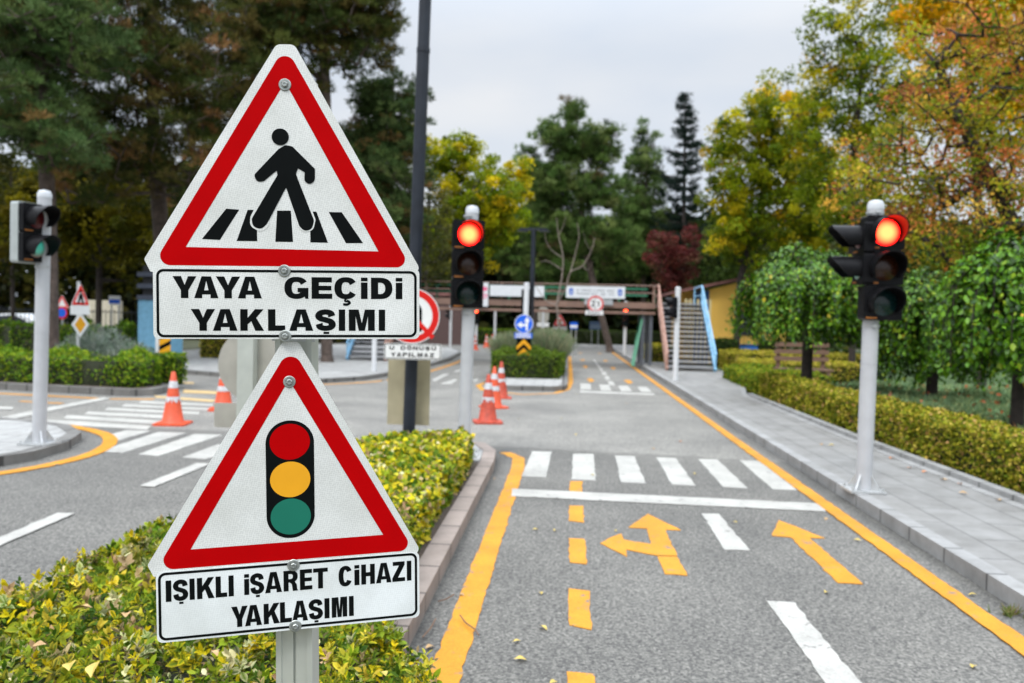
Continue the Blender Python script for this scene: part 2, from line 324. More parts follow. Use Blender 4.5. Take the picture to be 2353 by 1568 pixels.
def glyph(ch, w, h, v, z):
    """list of (outline, holes, layer) for a letter in a w x h box; v / z = stem and bar thickness"""
    R = lambda x0, x1, y0, y1: [(x0, y0), (x1, y0), (x1, y1), (x0, y1)]
    def ring(): return [([tuple(p) for p in sup(w/2, h/2, w/2, h/2+z*.06, 0, 2*math.pi)[:-1]], [[tuple(p) for p in sup(w/2, h/2, w/2-v, h/2-z, 0, 2*math.pi)[:-1]]], 0)]
    if ch == 'I': return [(R(0, w, 0, h), [], 0)]
    if ch == 'i': return [(R(0, w, 0, h*.77), [], 0), (R(0, w, h*.83, h), [], 0)]
    if ch == 'L': return [([(0,0),(w,0),(w,z*1.05),(v,z*1.05),(v,h),(0,h)], [], 0)]
    if ch == 'E':
        m0, m1 = h*.5-z*.46, h*.5+z*.46
        return [([(0,0),(w,0),(w,z),(v,z),(v,m0),(w*.96,m0),(w*.96,m1),(v,m1),(v,h-z),(w*.985,h-z),(w*.985,h),(0,h)], [], 0)]
    if ch == 'T': return [([(w/2-v/2,0),(w/2+v/2,0),(w/2+v/2,h-z),(w,h-z),(w,h),(0,h),(0,h-z),(w/2-v/2,h-z)], [], 0)]
    if ch == 'H': return [([(0,0),(v,0),(v,h/2-z/2),(w-v,h/2-z/2),(w-v,0),(w,0),(w,h),(w-v,h),(w-v,h/2+z/2),(v,h/2+z/2),(v,h),(0,h)], [], 0)]
    if ch == 'Y':
        q = v*1.12; c = w/2
        return [([(c-v/2,0),(c+v/2,0),(c+v/2,h*.36),(w,h),(w-q,h),(c,h*.60),(q,h),(0,h),(c-v/2,h*.36)], [], 0)]
    if ch == 'A':
        q = v*1.06; t = v*.62; c = w/2; y0, y1 = h*.17, h*.17+z*.82; k = (c-t-0)/h
        xl = lambda y: q+(c-q)*(y/(h*.86)) if y < h*.86 else c
        return [([(0,0),(q,0),(xl(y0)-.1*v,y0),(w-xl(y0)+.1*v,y0),(w-q,0),(w,0),(c+t,h),(c-t,h)], [[(xl(y1)+.03*v,y1),(w-xl(y1)-.03*v,y1),(c,h*.80)]], 0)]
    if ch == 'K':
        q = v*1.18
        return [([(0,0),(v,0),(v,h*.30),(v+(w-v)*.22,h*.44),(w-q,0),(w,0),(v+(w-v)*.52,h*.60),(w*.985,h),(w*.985-q,h),(v,h*.60),(v,h),(0,h)], [], 0)]
    if ch == 'M':
        q = v*.95; c = w/2; b = v*.42
        return [([(0,0),(q,0),(q,h*.68),(c-b,0),(c+b,0),(w-q,h*.68),(w-q,0),(w,0),(w,h),(w-q*1.45,h),(c,h*.36),(q*1.45,h),(0,h)], [], 0)]
    if ch == 'N': return [([(0,0),(v,0),(v,h*.62),(w-v,0),(w,0),(w,h),(w-v,h),(w-v,h*.38),(v,h),(0,h)], [], 0)]
    if ch == 'Z': return [([(0,0),(w,0),(w,z),(w*.45,z),(w*.97,h-z*.9),(w*.97,h),(w*.04,h),(w*.04,h-z),(w*.52,h-z),(0,z*.9)], [], 0)]
    if ch == 'D':
        o = [(0,0)]+[tuple(p) for p in sup(w*.42, h/2, w*.58, h/2, -math.pi/2, math.pi/2, 24)]+[(0,h)]
        i = [(v,z)]+[tuple(p) for p in sup(w*.42, h/2, w*.58-v, h/2-z, -math.pi/2, math.pi/2, 24)]+[(v,h-z)]
        return [(o, [i], 0)]
    if ch in 'PR':
        y = h*.40 if ch == 'P' else h*.42; cy = (h+y)/2
        o = [tuple(p) for p in sup(w*.5, cy, w*.5 if ch == 'P' else w*.47, (h-y)/2, -math.pi/2, math.pi/2, 20)]
        i = [(v,y+z*.85)]+[tuple(p) for p in sup(w*.48, cy, w*.5-v, (h-y)/2-z*.85, -math.pi/2, math.pi/2, 20)]+[(v,h-z*.85)]
        if ch == 'P': return [([(0,0),(v,0),(v,y)]+o+[(0,h)], [i], 0)]
        leg = [(0,0),(v,0),(v,y),(w*.42,y),(w*.56,y*.8),(w*.60,y*.35),(w*.63,0),(w,0),(w*.93,y*.2),(w*.90,y*.7),(w*.78,y*1.05)]
        return [(leg+[p for p in o if p[1] > y*1.08 and p[0] > w*.55 or p[1] > cy]+[(0,h)], [i], 0)]
    if ch == 'O': return ring()
    if ch == 'Ö': return ring()+[(R(w*.22, w*.43, h*1.07, h*1.22), [], 0), (R(w*.57, w*.78, h*1.07, h*1.22), [], 0)]
    if ch in 'UÜ':
        o = [(0,h)]+[tuple(p) for p in sup(w/2, h*.42, w/2, h*.42, math.pi, 2*math.pi, 24)]+[(w,h),(w-v,h)]
        o += [tuple(p) for p in sup(w/2, h*.42, w/2-v, h*.42-z, 2*math.pi, math.pi, 24)]+[(v,h)]
        r = [(o, [], 0)]
        if ch == 'Ü': r += [(R(w*.2, w*.42, h*1.07, h*1.22), [], 0), (R(w*.58, w*.8, h*1.07, h*1.22), [], 0)]
        return r
    if ch in 'CÇG':
        a0, a1 = rad(30), rad(330 if ch != 'G' else 318)
        r = [(q, [], 0) for q in stripq(sup(w/2, h/2, (w-v)/2, (h-z)/2+z*.05, a0, a1, 44), v, z)]
        if ch == 'G': r.append(([(w*.55,h*.50),(w,h*.50),(w,0),(w-v*.42,0),(w-v*.55,h*.12),(w-v*.95,h*.2),(w-v*.95,h*.50-z*.85),(w*.55,h*.50-z*.85)], [], 1))
        if ch == 'Ç':
            c = catmull([(w*.52, 0), (w*.47, -h*.09), (w*.60, -h*.11), (w*.66, -h*.19), (w*.55, -h*.26), (w*.38, -h*.25)], 6)
            r.append((strip([Vector((p[0], p[1])) for p in c], v*.36, z*.5), [], 1))
        return r
    if ch in 'SŞ':
        P = [(.97,.735),(.86,.93),(.5,1.0),(.14,.93),(.0,.755),(.15,.60),(.5,.515),(.86,.415),(1.0,.235),(.86,.065),(.5,0),(.13,.07),(.02,.275)]
        c = [Vector((v/2+p[0]*(w-v), z/2+p[1]*(h-z))) for p in [tuple(q) for q in catmull([(a, b) for a, b in P], 6)]]
        r = [(q, [], 0) for q in stripq(c, v, z*1.04)]
        if ch == 'Ş': r.append((R(w*.40, w*.68, -h*.15, -h*.045), [], 0))
        return r
def catmull2(P, n): return catmull(P, n)
def text_into(mb, runs, v, z, layer0, ystretch=1.0):
    """runs: (char, x0, x1, ybase, ytop)"""
    for ch, x0, x1, y0, y1 in runs:
        for o, hs, l in glyph(ch, x1-x0, y1-y0, v, z):
            mb.flat([(x0+p[0], y0+p[1]) for p in o], layer0+l*.0001, 0, [[(x0+p[0], y0+p[1]) for p in h] for h in hs])

# ------------------------------------------------------------------ clouds of leaves and needles
def np_mesh(name, V, loops, starts, C, mats, parent=None, off=(0, 0, 0), midx=None, smooth=False):
    me = bpy.data.meshes.new(name); o = bpy.data.objects.new(name, me); COL.objects.link(o)
    V = np.asarray(V, np.float32)-np.asarray(off, np.float32)
    me.vertices.add(len(V)); me.vertices.foreach_set('co', V.ravel())
    me.loops.add(len(loops)); me.loops.foreach_set('vertex_index', np.asarray(loops, np.int32))
    me.polygons.add(len(starts)); me.polygons.foreach_set('loop_start', np.asarray(starts, np.int32))
    a = me.attributes.new('Col', 'FLOAT_COLOR', 'POINT')
    c4 = np.ones((len(V), 4), np.float32); c4[:, :3] = C; a.data.foreach_set('color', c4.ravel())
    for m in mats: me.materials.append(m)
    if midx is not None: me.polygons.foreach_set('material_index', np.asarray(midx, np.int32))
    if smooth: me.polygons.foreach_set('use_smooth', np.ones(len(starts), bool))
    me.update(calc_edges=True)
    if parent: o.parent = parent
    return o
def unit(a): return a/np.maximum(np.linalg.norm(a, axis=1, keepdims=True), 1e-9)
def rnd_dirs(n): return unit(RNG.normal(size=(n, 3)))
class Cloud:
    def __init__(s): s.V = []; s.L = []; s.S = []; s.C = []; s.nv = 0; s.nl = 0; s.M = []
    def _push(s, V, L, S, C, mi=0):
        s.V.append(V); s.L.append(L+s.nv); s.S.append(S+s.nl); s.C.append(C); s.nv += len(V); s.nl += len(L); s.M.append(np.full(len(S), mi))
    def quads(s, P, size, col, nb=(0, 0, .5), asp=.55, fold=.25, droop=None):
        n = len(P); N = unit(rnd_dirs(n)+np.array(nb)); t = rnd_dirs(n)
        if droop is not None: t = t*.6+np.array([0, 0, -droop])
        t = unit(t-N*(t*N).sum(1, keepdims=True)); b = np.cross(N, t); z = np.asarray(size).reshape(-1, 1)*np.ones((n, 1))
        V = np.stack([P-t*z*.5, P+b*z*asp*.5+N*z*fold*.5-t*z*.05, P+t*z*.5, P-b*z*asp*.5+N*z*fold*.5-t*z*.05], 1).reshape(-1, 3)
        s._push(V, np.arange(4*n), np.arange(n)*4, np.repeat(col, 4, 0)); return s
    def leaf8(s, P, size, green, edge, nb=(0, 0, .7), asp=.43, N=None, t=None):
        n = len(P)
        if N is None: N = unit(rnd_dirs(n)*.9+np.array(nb)); t = rnd_dirs(n)
        t = unit(t-N*(t*N).sum(1, keepdims=True)); b = np.cross(N, t)
        z = np.asarray(size).reshape(-1, 1); cu = RNG.uniform(-.1, .3, (n, 1))
        def at(a, w, d): return P+t*z*a+b*z*w*asp+N*z*(d-cu*a*a)
        rows = [at(-.5, 0, 0), at(-.15, -.5, .07), at(-.15, 0, -.03), at(-.15, .5, .07), at(.2, -.46, .07), at(.2, 0, -.02), at(.2, .46, .07), at(.55, 0, 0)]
        V = np.stack(rows, 1).reshape(-1, 3)
        lt = np.array([0,2,1, 0,3,2, 1,2,5,4, 2,3,6,5, 4,5,7, 5,6,7]); st = np.array([0,3,6,10,14,17])
        Lp = (np.arange(n)[:, None]*8+lt).ravel(); S = (np.arange(n)[:, None]*20+st).ravel()
        C = np.stack([green, edge, green, edge, edge, green, edge, edge], 1).reshape(-1, 3)
        s._push(V, Lp, S, C); return s
    def needles(s, P, D, k, length, width, col, spread=.75):
        n = len(P); P3 = np.repeat(P, k, 0); D3 = unit(np.repeat(D, k, 0)+rnd_dirs(n*k)*spread); m = n*k
        b = unit(np.cross(D3, rnd_dirs(m)))*width*.5; ln = length*RNG.uniform(.7, 1.15, (m, 1))
        V = np.stack([P3-b, P3+b, P3+D3*ln+b*.3, P3+D3*ln-b*.3], 1).reshape(-1, 3)
        c = np.repeat(col, k, 0)*RNG.uniform(.75, 1.25, (m, 1))
        s._push(V, np.arange(4*m), np.arange(m)*4, np.repeat(c, 4, 0)); return s
    def tubes(s, A, B, ra, rb, n=6, col=(1, 1, 1), mi=0):
        A, B = np.asarray(A, float), np.asarray(B, float); d = unit(B-A); u = np.where(np.abs(d[:, 2:3]) < .9, [[0, 0, 1.]], [[1., 0, 0]])
        x = unit(np.cross(d, u)); y = np.cross(d, x); ra = np.asarray(ra).reshape(-1, 1); rb = np.asarray(rb).reshape(-1, 1); vs = []
        for k in range(n):
            a = 2*math.pi*k/n; e = x*math.cos(a)+y*math.sin(a); vs.append(A+e*ra); vs.append(B+e*rb)
        V = np.stack(vs, 1).reshape(-1, 3); q = []
        for k in range(n): j = (k+1) % n; q += [2*k, 2*k+1, 2*j+1, 2*j]
        m = len(A); Lp = (np.arange(m)[:, None]*2*n+np.array(q)).ravel()
        s._push(V, Lp, np.arange(m*n)*4, np.ones((len(V), 3))*np.array(col), mi); return s
    def box(s, V8, col, mi):
        f = np.array([3,2,1,0,4,5,6,7,0,1,5,4,1,2,6,5,2,3,7,6,3,0,4,7]); s._push(np.array(V8, float), f, np.arange(6)*4, np.ones((8, 3))*np.array(col), mi); return s
    def poly_prism(s, poly, z0, z1, mi):
        k = len(poly); V = np.array([(p[0], p[1], z0) for p in poly]+[(p[0], p[1], z1) for p in poly], float)
        Lp = list(range(k, 2*k)); S = [0]
        for i in range(k): S.append(len(Lp)); Lp += [i, (i+1) % k, k+(i+1) % k, k+i]
        s._push(V, np.array(Lp), np.array(S), np.ones((2*k, 3))*.02, mi); return s
    def build(s, name, mats, parent=None, off=(0, 0, 0), smooth=False):
        return np_mesh(name, np.concatenate(s.V), np.concatenate(s.L), np.concatenate(s.S), np.concatenate(s.C), mats, parent, off, np.concatenate(s.M), smooth)
def pal(n, cols, wts=None, jit=.25):
    cols = np.array(cols, float); wts = np.array(wts if wts is not None else [1]*len(cols), float); wts /= wts.sum()
    c = cols[RNG.choice(len(cols), n, p=wts)]
    return np.clip(c*RNG.uniform(1-jit, 1+jit, (n, 1))*RNG.uniform(.93, 1.07, (n, 3)), 0, 1)

def inpoly(P, poly):
    x, y = P[:, 0], P[:, 1]; r = np.zeros(len(P), bool); n = len(poly)
    for i in range(n):
        x0, y0 = poly[i][:2]; x1, y1 = poly[(i+1) % n][:2]
        c = ((y0 > y) != (y1 > y)) & (x < (x1-x0)*(y-y0)/((y1-y0) or 1e-9)+x0); r ^= c
    return r
def edge_dist(P, poly):
    d = np.full(len(P), 1e9); n = len(poly)
    for i in range(n):
        a = np.array(poly[i][:2]); b = np.array(poly[(i+1) % n][:2]); ab = b-a
        t = np.clip(((P[:, :2]-a)@ab)/(ab@ab), 0, 1); d = np.minimum(d, np.linalg.norm(P[:, :2]-a-t[:, None]*ab, axis=1))
    return d
def bumps(P, s, seed=0):
    r = np.random.default_rng(seed); o = np.zeros(len(P))
    for k in range(5):
        a = r.uniform(0, 2*math.pi); f = s*r.uniform(.6, 2.2); o += np.sin((P[:, 0]*math.cos(a)+P[:, 1]*math.sin(a))*f+r.uniform(0, 6))/ (1+.3*k)
    return o/2.5
def hedge(name, poly, h, size, dens, cols, wts, label, z0=0.0, leaf8=None, rnd=.14, lod=None, cat='hedge', group=None, bump=.035, depth=.12, mat_=None, side=True):
    poly = [(p[0], p[1]) for p in poly]; A = np.array(poly); lo, hi = A.min(0), A.max(0)
    n = int((hi[0]-lo[0])*(hi[1]-lo[1])*dens); P = np.zeros((n, 3)); P[:, :2] = RNG.uniform(lo, hi, (n, 2)); P = P[inpoly(P, poly)]
    if lod: P = P[RNG.uniform(size=len(P)) < lod(P)]
    d = edge_dist(P, poly); top = h-np.where(d < rnd, rnd*(1-np.sqrt(np.maximum(0, 1-(1-d/rnd)**2))), 0)
    P[:, 2] = top+bumps(P, 5, 3)*bump+bumps(P, 17, 4)*bump*.5-np.abs(RNG.normal(size=len(P)))*depth*.6
    if side:
        S = []
        for i in range(len(poly)):
            a, b = A[i], A[(i+1) % len(poly)]; l = np.linalg.norm(b-a); k = int(l*h*dens*1.3)
            if k < 1: continue
            t = RNG.uniform(size=(k, 1)); q = a+(b-a)*t; nrm = np.array([(b-a)[1], -(b-a)[0]])/max(l, 1e-6)
            z = RNG.uniform(0, h-.02, k); off = -np.abs(RNG.normal(size=(k, 1)))*depth*.5+(bumps(np.c_[q, z], 6, 5)*bump)[:, None]-(.05*(1-np.minimum(z/.12, 1)))[:, None]
            S.append(np.c_[q+nrm*off*np.sign(area(poly)), z])
        S = np.concatenate(S)
        if lod: S = S[RNG.uniform(size=len(S)) < lod(S)]
        P = np.concatenate([P, S])
    P[:, 2] += z0; n = len(P); c = Cloud()
    ctr = A.mean(0); inner = [(ctr[0]+(p[0]-ctr[0])*1.0, ctr[1]+(p[1]-ctr[1])*1.0) for p in poly]
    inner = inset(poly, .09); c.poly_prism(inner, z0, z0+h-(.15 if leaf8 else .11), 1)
    sz = size*RNG.uniform(.65, 1.3, n)
    if lod: sz *= np.clip(.6+.4/np.maximum(lod(P), .1), 1, 2.2)
    if leaf8:
        near = P[:, 1] < leaf8['near']
        g = pal(n, leaf8['green'], leaf8.get('gw')); e = pal(n, cols, wts)
        plain = RNG.uniform(size=n) < .42; gm = (bumps(P, 2.4, 12)+RNG.normal(size=n)*.55) < -.50; e[gm] = pal(int(gm.sum()), [(.10,.18,.012),(.05,.11,.008),(.24,.30,.02),(.40,.38,.03)], [4,3,3,1.5]); g[plain] = e[plain]*RNG.uniform(.75, 1, (plain.sum(), 1))
        nb = np.array((0, -.25, .35))
        # near the lens the leaves sit in rosettes at the shoot tips
        ks = 7; ii = np.nonzero(near)[0]; ii = ii[RNG.uniform(size=len(ii)) < 1.12/ks]; m = len(ii); rp = lambda a: np.repeat(a, ks, 0)
        ax = unit(rnd_dirs(m)*.55+np.array((0, -.22, .8))); u = unit(np.cross(ax, rnd_dirs(m))); v = np.cross(ax, u)
        ph = (np.tile(np.arange(ks)*2.4, m)+rp(RNG.uniform(0, 6.28, m))+RNG.normal(size=m*ks)*.25)[:, None]; el = (np.tile(np.linspace(.05, 1.15, ks), m)+RNG.normal(size=m*ks)*.18)[:, None]
        radl = rp(u)*np.cos(ph)+rp(v)*np.sin(ph); T_ = radl*np.cos(el)+rp(ax)*np.sin(el); N_ = rp(ax)*np.cos(el)-radl*np.sin(el)
        s_ = rp(sz[ii])*RNG.uniform(.7, 1.2, m*ks)*np.tile(np.linspace(1.2, .7, ks), m); bs = rp(P[ii])+rp(ax)*(np.tile(np.linspace(-.035, .012, ks), m))[:, None]
        old = np.tile(np.linspace(1, 0, ks), m)[:, None]; je = RNG.uniform(.75, 1.2, (m*ks, 1))
        gg = np.clip(rp(g[ii])*je, 0, 1); ee = np.clip((rp(e[ii])*(1-old*.45)+rp(g[ii])*old*.45)*je, 0, 1)
        c.leaf8(bs+T_*s_[:, None]*.45, s_, gg, ee, asp=.46, N=N_, t=T_)
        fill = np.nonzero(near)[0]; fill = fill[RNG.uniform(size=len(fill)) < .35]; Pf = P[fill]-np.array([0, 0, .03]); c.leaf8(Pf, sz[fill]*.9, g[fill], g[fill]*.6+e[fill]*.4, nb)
        f = ~near
        if f.any(): c.quads(P[f], sz[f]*1.05, (g[f]*.22+e[f]*.85), (0, -.2, .8), .62, .15)
        k = 900; T = P[RNG.choice(len(P), k)]; T = T[T[:, 1] < 6]; dd = unit(rnd_dirs(len(T))*.6+np.array([0, 0, 1.])); ln = RNG.uniform(.05, .13, (len(T), 1))
        c.tubes(T-dd*ln*.8, T+dd*ln*.25, np.full(len(T), .0022), np.full(len(T), .0012), 4, (.13, .085, .05))
    else: c.quads(P, sz, pal(n, cols, wts), (0, -.15, .6), .65)
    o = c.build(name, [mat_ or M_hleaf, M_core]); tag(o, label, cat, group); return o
def area(p): return .5*sum(p[i][0]*p[(i+1) % len(p)][1]-p[(i+1) % len(p)][0]*p[i][1] for i in range(len(p)))
def inset(poly, d):
    n = len(poly); s = 1 if area(poly) > 0 else -1; out = []
    for i in range(n):
        p0, p1, p2 = Vector(poly[i-1]), Vector(poly[i]), Vector(poly[(i+1) % n])
        e1 = (p1-p0).normalized(); e2 = (p2-p1).normalized(); n1 = Vector((-e1.y, e1.x))*s; n2 = Vector((-e2.y, e2.x))*s
        b = n1+n2
        if b.length < 1e-6: b = n1
        b.normalize(); out.append(tuple(p1+b*min(d/max(b.dot(n1), .3), d*2.5)))
    return out

def E(px, py, D, rx, ry, depth=None):
    """crown lobe: centre seen at (px,py) at distance D, radii in photo pixels -> metres"""
    c = AT(px, py, D); k = D/FP; return (np.array(c), np.array([rx*k, depth or rx*k, ry*k]))
def lobe_points(lobes, dens_n, shell=2.4):
    vol = [r.prod() for _, r in lobes]; tot = sum(vol); out = []
    for (c, r), v in zip(lobes, vol):
        k = max(3, int(dens_n*v/tot)); d = rnd_dirs(k)*(RNG.uniform(.02, 1, (k, 1))**(1/shell))*RNG.choice([.9, 1, 1, 1.1, 1.28], (k, 1)); out.append(c+d*r)
    return np.concatenate(out)
def skeleton(trunk, tips, rt, step=.6, droop=0.0, rmax=None):
    nodes = [np.array(trunk[0], float)]; par = [-1]; istip = []
    for a, b in zip(trunk[:-1], trunk[1:]):
        a, b = np.array(a, float), np.array(b, float); k = max(1, int(np.linalg.norm(b-a)/step))
        for i in range(1, k+1): nodes.append(a+(b-a)*i/k); par.append(len(nodes)-2)
    nt0 = len(nodes); tr = np.array(nodes)
    order = np.argsort([np.min(np.linalg.norm(tr-t, axis=1)) for t in tips]); first = max(1, int(nt0*.25))
    for i in order:
        t = tips[i]; N = np.array(nodes[first:]); dv = t-N; d = np.linalg.norm(dv, axis=1); cost = d+.55*np.maximum(0, -dv[:, 2]+d*.1)
        j = int(np.argmin(cost))+first; a = nodes[j]; dist = np.linalg.norm(t-a); k = max(1, int(dist/step)); p = j
        for m in range(1, k+1):
            f = m/k; q = a+(t-a)*f+np.array([0, 0, dist*.10*math.sin(math.pi*f)])*(1 if droop == 0 else -droop)+(RNG.normal(size=3)*.05*dist*(f < 1))
            nodes.append(q); par.append(p); p = len(nodes)-1
    n = len(nodes); cnt = np.zeros(n)
    haschild = np.zeros(n, bool)
    for i in range(1, n): haschild[par[i]] = True
    cnt[~haschild] = 1
    for i in range(n-1, 0, -1): cnt[par[i]] += cnt[i]
    r = rt*np.maximum(cnt, 1)**.48
    if rmax: r *= rmax/r[0] if r[0] > rmax else 1
    r = np.maximum(r, rt*.8); N = np.array(nodes); par = np.array(par)
    return N, par, r
def tree(name, trunk, lobes, label, cat='tree', nclump=120, per=60, clump=.45, size=.14, cols=(), wts=None, needle=False, bark=None, rt=.012, rmax=.25, group=None, flat=.8, shell=2.4, jit=.3, tints=None, droop=None, leafmat_=None, k=7, nl=.2, nw=.014, loose=0, nodew=1.0, limbs=True):
    base = Vector(trunk[0]); root = thing(name, base, label, cat, group)
    tips = lobe_points(lobes, nclump, shell); N, par, r = skeleton([np.array(t) for t in trunk], tips, rt, rmax=rmax)
    c = Cloud(); i = np.arange(1, len(N)); c.tubes(N[par[i]], N[i], r[par[i]], r[i], 7)
    # flare at the foot
    c.tubes([N[0]-np.array([0, 0, .15])], [N[0]+(N[1]-N[0])*.5], [r[0]*1.5], [r[0]*.98], 9)
    c.build('trunk', [bark or M_barkg], root, base)
    f = Cloud(); n = len(tips)*per; which = np.repeat(np.arange(len(tips)), per)
    cr = clump*RNG.uniform(.6, 1.35, (len(tips), 1)); P = tips[which]+rnd_dirs(n)*(RNG.uniform(0, 1, (n, 1))**.45)*cr[which]*np.array([1, 1, flat])
    ccol = pal(len(tips), cols, wts, jit*1.1)
    lc = ccol[which]*.85+pal(n, cols, wts, jit)*.15
    if needle:
        D = unit(unit(P-tips[which])*.7+np.array([0, 0, .8])); f.needles(P, D, k, nl, nw, lc)
        m = leafmat_ or M_needle
    else:
        f.quads(P, size*RNG.uniform(.6, 1.3, n), lc, (0, 0, .5), .62, .25, droop); m = leafmat_ or M_ygrn
    f.build('crown', [m], root, base)
    return root

# =================================================================== SETTING
M_asph = asphalt_mat()
M_pave = slab_mat('pavement_slabs', (.238, .235, .226), 1.05, .355, rad(90), .006)
M_pave2 = slab_mat('pale_paving', (.36, .36, .35), .5, .5)
M_kerb = slab_mat('kerb_grey', (.30, .30, .295), .6, 4, rad(90), .012, 0)
M_kerbp = slab_mat('kerb_pinkish', (.285, .235, .205), .5, 4, rad(90), .013, 0)
M_kerbd = slab_mat('kerb_dark', (.17, .165, .155), .5, 4, 0, .02, 0)
M_ground = mat('park_ground', (.055, .06, .028), .95, var=.5, scale=.8, detail=10)
M_lawn = mat('lawn', (.06, .11, .025), .95, var=.35, scale=3, detail=10)
ASPH_Z = 0.0
mb = MB().add([(-500,-200,-.03),(500,-200,-.03),(500,900,-.03),(-500,900,-.03)], [(0,1,2,3)]); struct(mb.build('ground', M_ground))
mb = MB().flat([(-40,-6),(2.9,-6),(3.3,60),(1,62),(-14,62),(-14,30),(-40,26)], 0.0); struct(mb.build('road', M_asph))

def raised(name, poly, h, kw, mk, mtop, z0=-.02, drop=.0):
    """raised area: a kerb ring of width kw and a top sheet inside it"""
    if area(poly) < 0: poly = poly[::-1]
    inn = inset(poly, kw)
    o1 = MB().prism(poly, z0, h, 0, [inn]).build(name+'_kerb', mk); struct(o1)
    inn2 = inset(poly, kw-.0015) if kw > .01 else poly
    o2 = MB().flat(inset(poly, kw+.003), h-.004-drop).build(name, mtop); struct(o2)
    MBs = MB().prism(inset(poly, kw+.001), z0, h-.02-drop)
    return o1, o2
# right-hand pavement along the lane
def xr(y): return 2.78+.006*y
pr = [(xr(y), y) for y in (-3, 4, 10, 16, 22, 28, 36, 46, 58)]
raised('pavement', [(p[0], p[1]) for p in pr]+[(5.5, 58), (5.5, 27), (5.4, 24.5), (4.22, 18.6), (4.2, 12), (4.35, 5), (4.5, -3)], .11, .13, M_kerb, M_pave)
ed = [(4.215, 18.5), (4.195, 12), (4.345, 5), (4.49, -3)]
mb = MB().prism([(p[0]-.012, p[1]) for p in ed]+[(p[0]+.10, p[1]) for p in ed[::-1]], -.02, .165); struct(mb.build('pavement_edging', M_kerb))
# the planted median around the sign
med = [(-.76, -2), (-.76, 8.9)]+[tuple(p) for p in [(-.80, 9.6), (-.98, 10.15), (-1.3, 10.3), (-1.75, 10.1), (-2.0, 9.6)]]+[(-2.28, 8.4), (-2.72, 4.8), (-2.9, -2)]
raised('median', med, .12, .15, M_kerbp, M_soil, drop=.03)
MB().prism(inset([(-.76, 8.75), (-.80, 9.6), (-.98, 10.15), (-1.3, 10.3), (-1.75, 10.1), (-2.0, 9.6), (-2.2, 8.75)], .155), .02, .112).build('median_paving', M_pave2)['kind'] = 'structure'
# left-hand refuge with the pedestrian signal
left = [(-14, 7.2), (-7.4, 7.5), (-6.05, 7.9), (-5.88, 8.5), (-5.95, 9.2), (-6.25, 9.95), (-6.8, 10.55), (-7.6, 10.9), (-9, 11.2), (-16, 12.6), (-18, 9)]
raised('left_pavement', left, .11, .16, M_kerbd, M_pave2)
# planted bed beyond the crossing
bed = [(-25, 16.6), (-11.7, 15.75), (-8.6, 15.25), (-8.25, 15.5), (-8.3, 16.3), (-9.0, 17.6), (-9.6, 19.2), (-11, 20.5), (-25, 24)]
raised('planted_bed', bed, .14, .16, M_kerbd, M_soil)
# pavement by the far stairs
far = [(-9.0, 20.6), (-7.4, 19.7), (-6.1, 19.6), (-5.3, 20.9), (-4.95, 23), (-4.7, 26), (-4.6, 32), (-5.0, 39), (-6.2, 44), (-16, 44), (-16, 24)]
raised('far_pavement', far, .11, .16, M_kerbd, M_pave2)
# far traffic island
isl = [(-1.72, 19.5), (-1.45, 19.15), (-.25, 19.3), (.02, 19.55), (.1, 20.3), (.15, 30), (.2, 40.5), (-.2, 41.2), (-1.6, 41), (-2.35, 36), (-2.3, 24), (-2.05, 20.6)]
raised('island', isl, .12, .15, M_kerbd, M_pave2)

# ---- painted markings
def densify(poly, step=.07, jit=.004):
    o = []
    for i, p in enumerate(poly):
        a, b = Vector(p[:2]), Vector(poly[(i+1) % len(poly)][:2]); k = max(1, int((b-a).length/step))
        for j in range(k):
            q = a+(b-a)*j/k; o.append((q.x+random.gauss(0, jit), q.y+random.gauss(0, jit)))
    return o
def c6(x, y): return ((1100+x*.46753)*.85527, (1100+y*.46753)*.85527)
def c7(x, y): return ((1900+x*.53125)*.85527, (1000+y*.53125)*.85527)
def gp(pts, f=None): return [tuple(G(*(f(*p) if f else p)).xy) for p in pts]
def mark(name, polys, m, z=.006, thick=.006):
    b = MB()
    for p in polys: b.prism(densify(p), z-thick+.001, z)
    return struct(b.build(name, m))
mark('crosswalk', [gp([c6(705,240),c6(815,243),c6(785,390),c6(643,382)]), gp([c6(938,255),c6(1055,255),c6(1070,408),c6(930,402)]), gp([c6(1180,265),c6(1290,268),c6(1358,425),c6(1215,418)]),
    gp([c6(1417,275),c6(1528,280),c6(1643,438),c6(1508,432)]), gp([c6(1655,285),c6(1768,288),c7(205,588),c7(80,580)]), gp([c7(160,445),c7(262,448),c7(455,597),c7(330,592)])], M_wpaint)
mark('stop_line', [gp([c6(593,457),c7(560,665),c7(600,706),c6(583,500)])], M_wpaint, .009)
wl = gp([c7(303,1160), c7(435,1163), c7(770,1568), c7(595,1568)])
ext = lambda a, b, k: (a[0]+(b[0]-a[0])*k, a[1]+(b[1]-a[1])*k)
mark('lane_line', [gp([c6(1678,598),c6(1777,600),c7(213,902),c7(85,898)]), [wl[0], wl[1], ext(wl[1], wl[2], 1.5), ext(wl[0], wl[3], 1.5)]], M_wpaint)
mark('yellow_lane_line', [gp(q, c6) for q in ([(920,412),(992,412),(990,476),(920,476)], [(918,552),(996,555),(1000,650),(916,640)], [(915,740),(1008,745),(1017,890),(916,880)],
    [(915,1030),(1030,1045),(1043,1265),(912,1240)], [(907,1508),(1062,1520),(1072,1700),(903,1690)])], M_ypaint)
mark('turn_arrow', [gp([(1370,598),(1558,695),(1468,692),(1535,843),(1415,838),(1243,805),(1250,848),(1092,768),(1215,712),(1228,748),(1390,775),(1362,686),(1258,678)], c6), gp([(1540,849),(1597,955),(1465,945),(1424,846)], c6)], M_ypaint)
